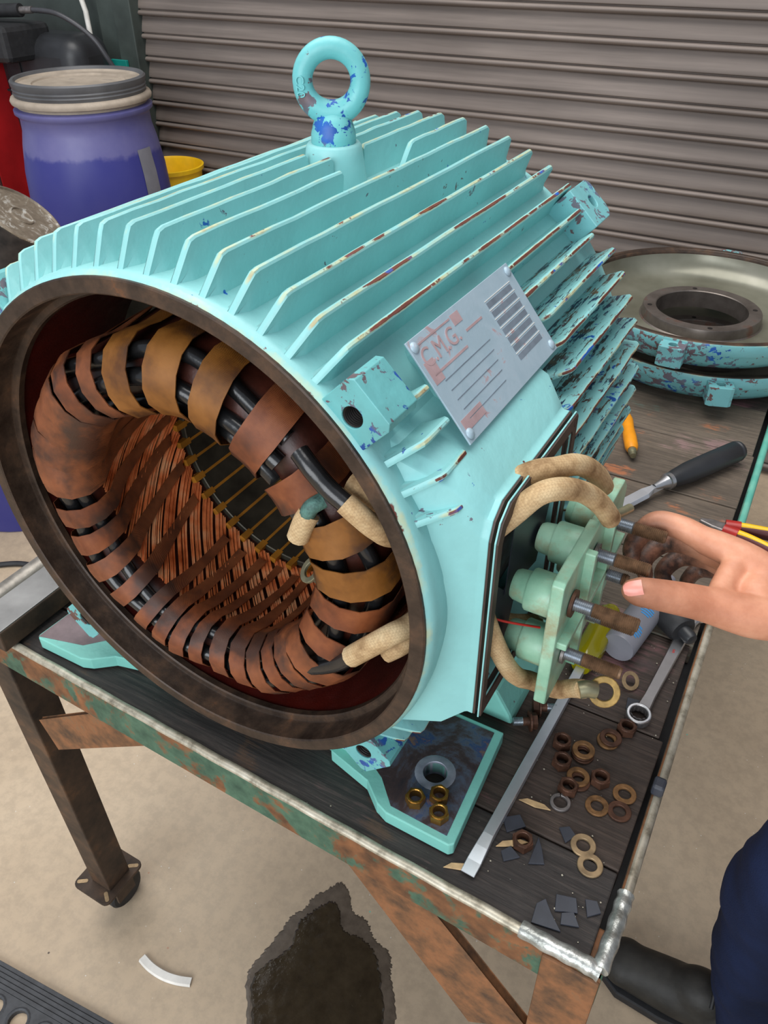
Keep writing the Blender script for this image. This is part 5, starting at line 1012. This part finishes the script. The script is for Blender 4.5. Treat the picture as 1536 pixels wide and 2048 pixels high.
FING = {'index': ([(0.4161, 0.2504, 0.2743), (0.3900, 0.2530, 0.2790), (0.3671, 0.2524, 0.2756), (0.3553, 0.2388, 0.2560), (0.3585, 0.2238, 0.2483)], [0.0128, 0.0118, 0.0112, 0.0098, 0.0078]),
        'middle': ([(0.4184, 0.2742, 0.2471), (0.3960, 0.2800, 0.2430), (0.3765, 0.2802, 0.2350), (0.3655, 0.2584, 0.2255), (0.3727, 0.2421, 0.2186)], [0.0126, 0.0115, 0.0108, 0.0096, 0.0076]),
        'ring': ([(0.4266, 0.2949, 0.2223), (0.4080, 0.3010, 0.2150), (0.3926, 0.3008, 0.2066), (0.3838, 0.2811, 0.1980), (0.3937, 0.2632, 0.1958)], [0.0118, 0.0108, 0.0102, 0.0090, 0.0072]),
        'pinky': ([(0.4385, 0.3113, 0.2002), (0.4250, 0.3160, 0.1930), (0.4138, 0.3171, 0.1866), (0.4079, 0.3022, 0.1816), (0.4099, 0.2876, 0.1801)], [0.0104, 0.0095, 0.0088, 0.0080, 0.0066]),
        'thumb': ([(0.4996, 0.2103, 0.2479), (0.4703, 0.1955, 0.2502), (0.4310, 0.1809, 0.2591), (0.3991, 0.1592, 0.2718), (0.3800, 0.1472, 0.2775), (0.3762, 0.1450, 0.2787)], [0.0210, 0.0195, 0.0160, 0.0142, 0.0128, 0.0104])}
hb = MB()
for pts, rr in FING.values(): limb(hb, pts, rr)
for pts, rr in (([(0.5002, 0.2352, 0.2564), (0.4568, 0.2456, 0.2703), (0.4161, 0.2504, 0.2743)], [0.019, 0.0155, 0.0135]), ([(0.5022, 0.2400, 0.2473), (0.4598, 0.2625, 0.2479), (0.4184, 0.2742, 0.2471)], [0.019, 0.0155, 0.0135]),
                ([(0.5046, 0.2460, 0.2360), (0.4651, 0.2744, 0.2283), (0.4266, 0.2949, 0.2223)], [0.019, 0.0145, 0.0125]), ([(0.5064, 0.2480, 0.2289), (0.4706, 0.2836, 0.2104), (0.4385, 0.3113, 0.2002)], [0.018, 0.0140, 0.0112]),
                ([(0.4480, 0.2400, 0.2690), (0.4420, 0.2150, 0.2625), (0.4430, 0.1935, 0.2570)], [0.0125, 0.0105, 0.0125]), ([(0.4750, 0.2400, 0.2620), (0.4700, 0.2180, 0.2560)], [0.016, 0.018]), ([(0.4800, 0.2600, 0.2350), (0.4500, 0.2650, 0.2330)], [0.020, 0.016]),
                ([(0.4960, 0.2280, 0.2480), (0.5227, 0.2330, 0.2523), (0.5700, 0.2600, 0.2600), (0.6500, 0.3080, 0.2830), (0.7350, 0.3600, 0.3100)], [0.0300, 0.0290, 0.0330, 0.0430, 0.0460])): limb(hb, pts, rr)
hv, hf = fuse(hb, 0.0022, 5)
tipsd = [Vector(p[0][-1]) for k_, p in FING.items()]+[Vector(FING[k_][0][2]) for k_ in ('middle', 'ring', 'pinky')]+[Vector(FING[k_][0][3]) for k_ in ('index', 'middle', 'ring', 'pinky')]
hg = []  # greasy finger dirt, with the shade inside the grip painted in too
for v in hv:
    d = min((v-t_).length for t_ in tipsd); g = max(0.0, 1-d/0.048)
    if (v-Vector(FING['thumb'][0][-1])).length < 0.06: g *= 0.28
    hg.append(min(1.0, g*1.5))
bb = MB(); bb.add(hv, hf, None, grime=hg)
cb = MB()     # head, neck and the other arm, outside the picture
limb(cb, [(0.715, 0.21, 0.60), (0.70, 0.21, 0.68), (0.685, 0.21, 0.75)], [0.062, 0.056, 0.055]); cb.sphere((0.672, 0.21, 0.845), 0.088, 24, 16, (1.08, 0.86, 1.25)); cb.sphere((0.640, 0.21, 0.785), 0.052, 18, 12, (1.0, 0.9, 0.9))
limb(cb, [(0.588, 0.21, 0.855), (0.572, 0.21, 0.832), (0.566, 0.21, 0.818), (0.583, 0.21, 0.812)], [0.008, 0.012, 0.014, 0.010])
for s_ in (-1, 1):
    cb.sphere((0.685, 0.21+s_*0.079, 0.838), 0.022, 12, 9, (0.9, 0.45, 1.5)); cb.sphere((0.598, 0.21+s_*0.031, 0.862), 0.016, 12, 9, (0.7, 1.2, 0.7)); cb.sphere((0.605, 0.21+s_*0.045, 0.822), 0.022, 12, 9)
limb(cb, [(0.589, 0.188, 0.785), (0.581, 0.21, 0.785), (0.589, 0.232, 0.785)], [0.007, 0.010, 0.007])
limb(cb, [(0.85, -0.04, 0.30), (0.85, -0.04, 0.16), (0.84, -0.035, 0.06)], [0.046, 0.040, 0.029]); limb(cb, [(0.84, -0.035, 0.06), (0.835, -0.03, 0.01), (0.83, -0.03, -0.02)], [0.030, 0.036, 0.034])
for j, (dx, l_) in enumerate(((-0.03, 0.072), (-0.010, 0.082), (0.010, 0.077), (0.028, 0.06))): limb(cb, [(0.832+dx, -0.03, -0.02), (0.829+dx*1.15, -0.026, -0.02-l_*0.5), (0.822+dx*1.15, -0.018, -0.02-l_)], [0.0105, 0.0098, 0.008])
limb(cb, [(0.815, -0.01, 0.03), (0.795, 0.012, 0.0), (0.788, 0.02, -0.035)], [0.016, 0.013, 0.010])
cv, cf = fuse(cb, 0.006, 4); bb.add(cv, cf)
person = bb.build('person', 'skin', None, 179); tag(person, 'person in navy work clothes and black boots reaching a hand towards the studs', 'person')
mb = MB(); NM = frame((0.3768, 0.1362, 0.2885), (-0.05, -0.72, 0.69), (-0.80, -0.42, -0.20)); vs = []; fs = []
for i in range(7):
    for j in range(7):
        u, v = i/3-1, j/3-1; w_ = 1-0.18*max(0, u)**2; vs.append((u*0.0078, v*0.0064*w_*math.sqrt(max(0.2, 1-0.55*max(0, u)**4)), 0.0020-0.0026*v*v-0.0010*u*u))
for i in range(6):
    for j in range(6): fs.append((i*7+j, (i+1)*7+j, (i+1)*7+j+1, i*7+j+1))
mb.add(vs, fs, NM); mb.build('thumb_nail', 'nail', person, 60)
tm = MB(); limb(tm, [(0.80, 0.30, 0.14), (0.745, 0.345, -0.08), (0.668, 0.385, -0.30), (0.655, 0.390, -0.42), (0.672, 0.385, -0.58), (0.705, 0.380, -0.735)], [0.105, 0.094, 0.084, 0.080, 0.076, 0.072], 20); limb(tm, [(0.82, 0.10, 0.14), (0.80, 0.07, -0.10), (0.775, 0.05, -0.34), (0.80, 0.04, -0.56), (0.83, 0.03, -0.735)], [0.105, 0.095, 0.083, 0.078, 0.072], 20)
tm.sphere((0.815, 0.20, 0.17), 0.15, 20, 14, (0.85, 1.15, 0.8)); tv, tf = fuse(tm, 0.010, 4)
from mathutils import noise as mnoise
tv = [v+mnoise.noise_vector(Vector((v.x*7, v.y*7, v.z*13)))*0.012+mnoise.noise_vector(Vector((v.x*18, v.y*18, v.z*30+5)))*0.005 for v in tv]
mb = MB(); mb.add(tv, tf); mb.build('trousers', 'navy_cloth', person, 179)
sm2 = MB(); limb(sm2, [(0.81, 0.20, 0.15), (0.79, 0.205, 0.32), (0.765, 0.21, 0.48), (0.735, 0.21, 0.60)], [0.135, 0.140, 0.150, 0.085], 22)
sm2.sphere((0.76, 0.21, 0.50), 0.13, 20, 14, (0.8, 1.35, 0.95)); limb(sm2, [(0.76, 0.38, 0.56), (0.75, 0.385, 0.44), (0.735, 0.362, 0.325)], [0.070, 0.060, 0.055]); limb(sm2, [(0.765, 0.035, 0.56), (0.82, -0.01, 0.43), (0.85, -0.04, 0.30)], [0.070, 0.060, 0.054])
sv_, sf_ = fuse(sm2, 0.009, 5); mb = MB(); mb.add(sv_, sf_); mb.build('work_shirt', 'navy_cloth', person, 179)
hm2 = MB(); hm2.sphere((0.684, 0.21, 0.868), 0.092, 24, 16, (1.06, 0.92, 1.16)); hv2 = [v if not (v.x < 0.63 and v.z < 0.90) else Vector((0.66, 0.21+(v.y-0.21)*0.7, v.z)) for v in hm2.v]; hm2.v = hv2; hm2.build('hair', 'hair_brown', person, 60)
def boot(ax, ay, yaw, nm='boot'):
    m = MB(); c, s_ = math.cos(yaw), math.sin(yaw); W2 = lambda l_, w_, z_: (ax-c*l_+s_*w_, ay-s_*l_-c*w_, z_)
    limb(m, [W2(-0.04, 0, -0.745), W2(0.05, 0, -0.748), W2(0.14, 0.0, -0.752), W2(0.215, 0.0, -0.757)], [0.045, 0.046, 0.046, 0.040], 18); limb(m, [W2(0.0, 0, -0.745), W2(0.0, 0, -0.66), W2(0.005, 0, -0.60)], [0.046, 0.052, 0.056], 18); m.sphere(W2(0.225, 0, -0.752), 0.042, 16, 10, (1, 1.05, 0.85)); m.sphere(W2(0.10, 0, -0.725), 0.046, 16, 10, (1.2, 0.9, 0.9))
    bv, bf = fuse(m, 0.006, 4); bv = [Vector((v.x, v.y, max(v.z, -0.785))) for v in bv]; q = MB(); q.add(bv, bf); b_ = q.build(nm, 'boot_leather', person, 60)
    so = [W2(-0.085, 0.03, 0), W2(-0.05, 0.043, 0), W2(0.05, 0.043, 0), W2(0.15, 0.050, 0), W2(0.225, 0.045, 0), W2(0.262, 0.022, 0), W2(0.266, -0.015, 0), W2(0.235, -0.045, 0), W2(0.15, -0.050, 0), W2(0.05, -0.043, 0), W2(-0.05, -0.043, 0), W2(-0.085, -0.03, 0)]
    q = MB(); q.prism([(p[0], p[1]) for p in so][::-1], FZ+0.001, FZ+0.022); q.build('sole', 'matt_black', b_, None, 0.003)
    for i in range(5):
        l_ = 0.03+0.022*i; q = MB(); zt = -0.668-0.010*i; q.tube(spline([W2(l_+0.01, 0.030, zt-0.012), W2(l_+0.012, 0.0, zt+0.010), W2(l_+0.01, -0.030, zt-0.012)], 5), 0.0034, 8); q.build('lace', 'matt_black', b_, 60)
boot(0.712, 0.378, 0.0); boot(0.840, 0.030, 0.05)
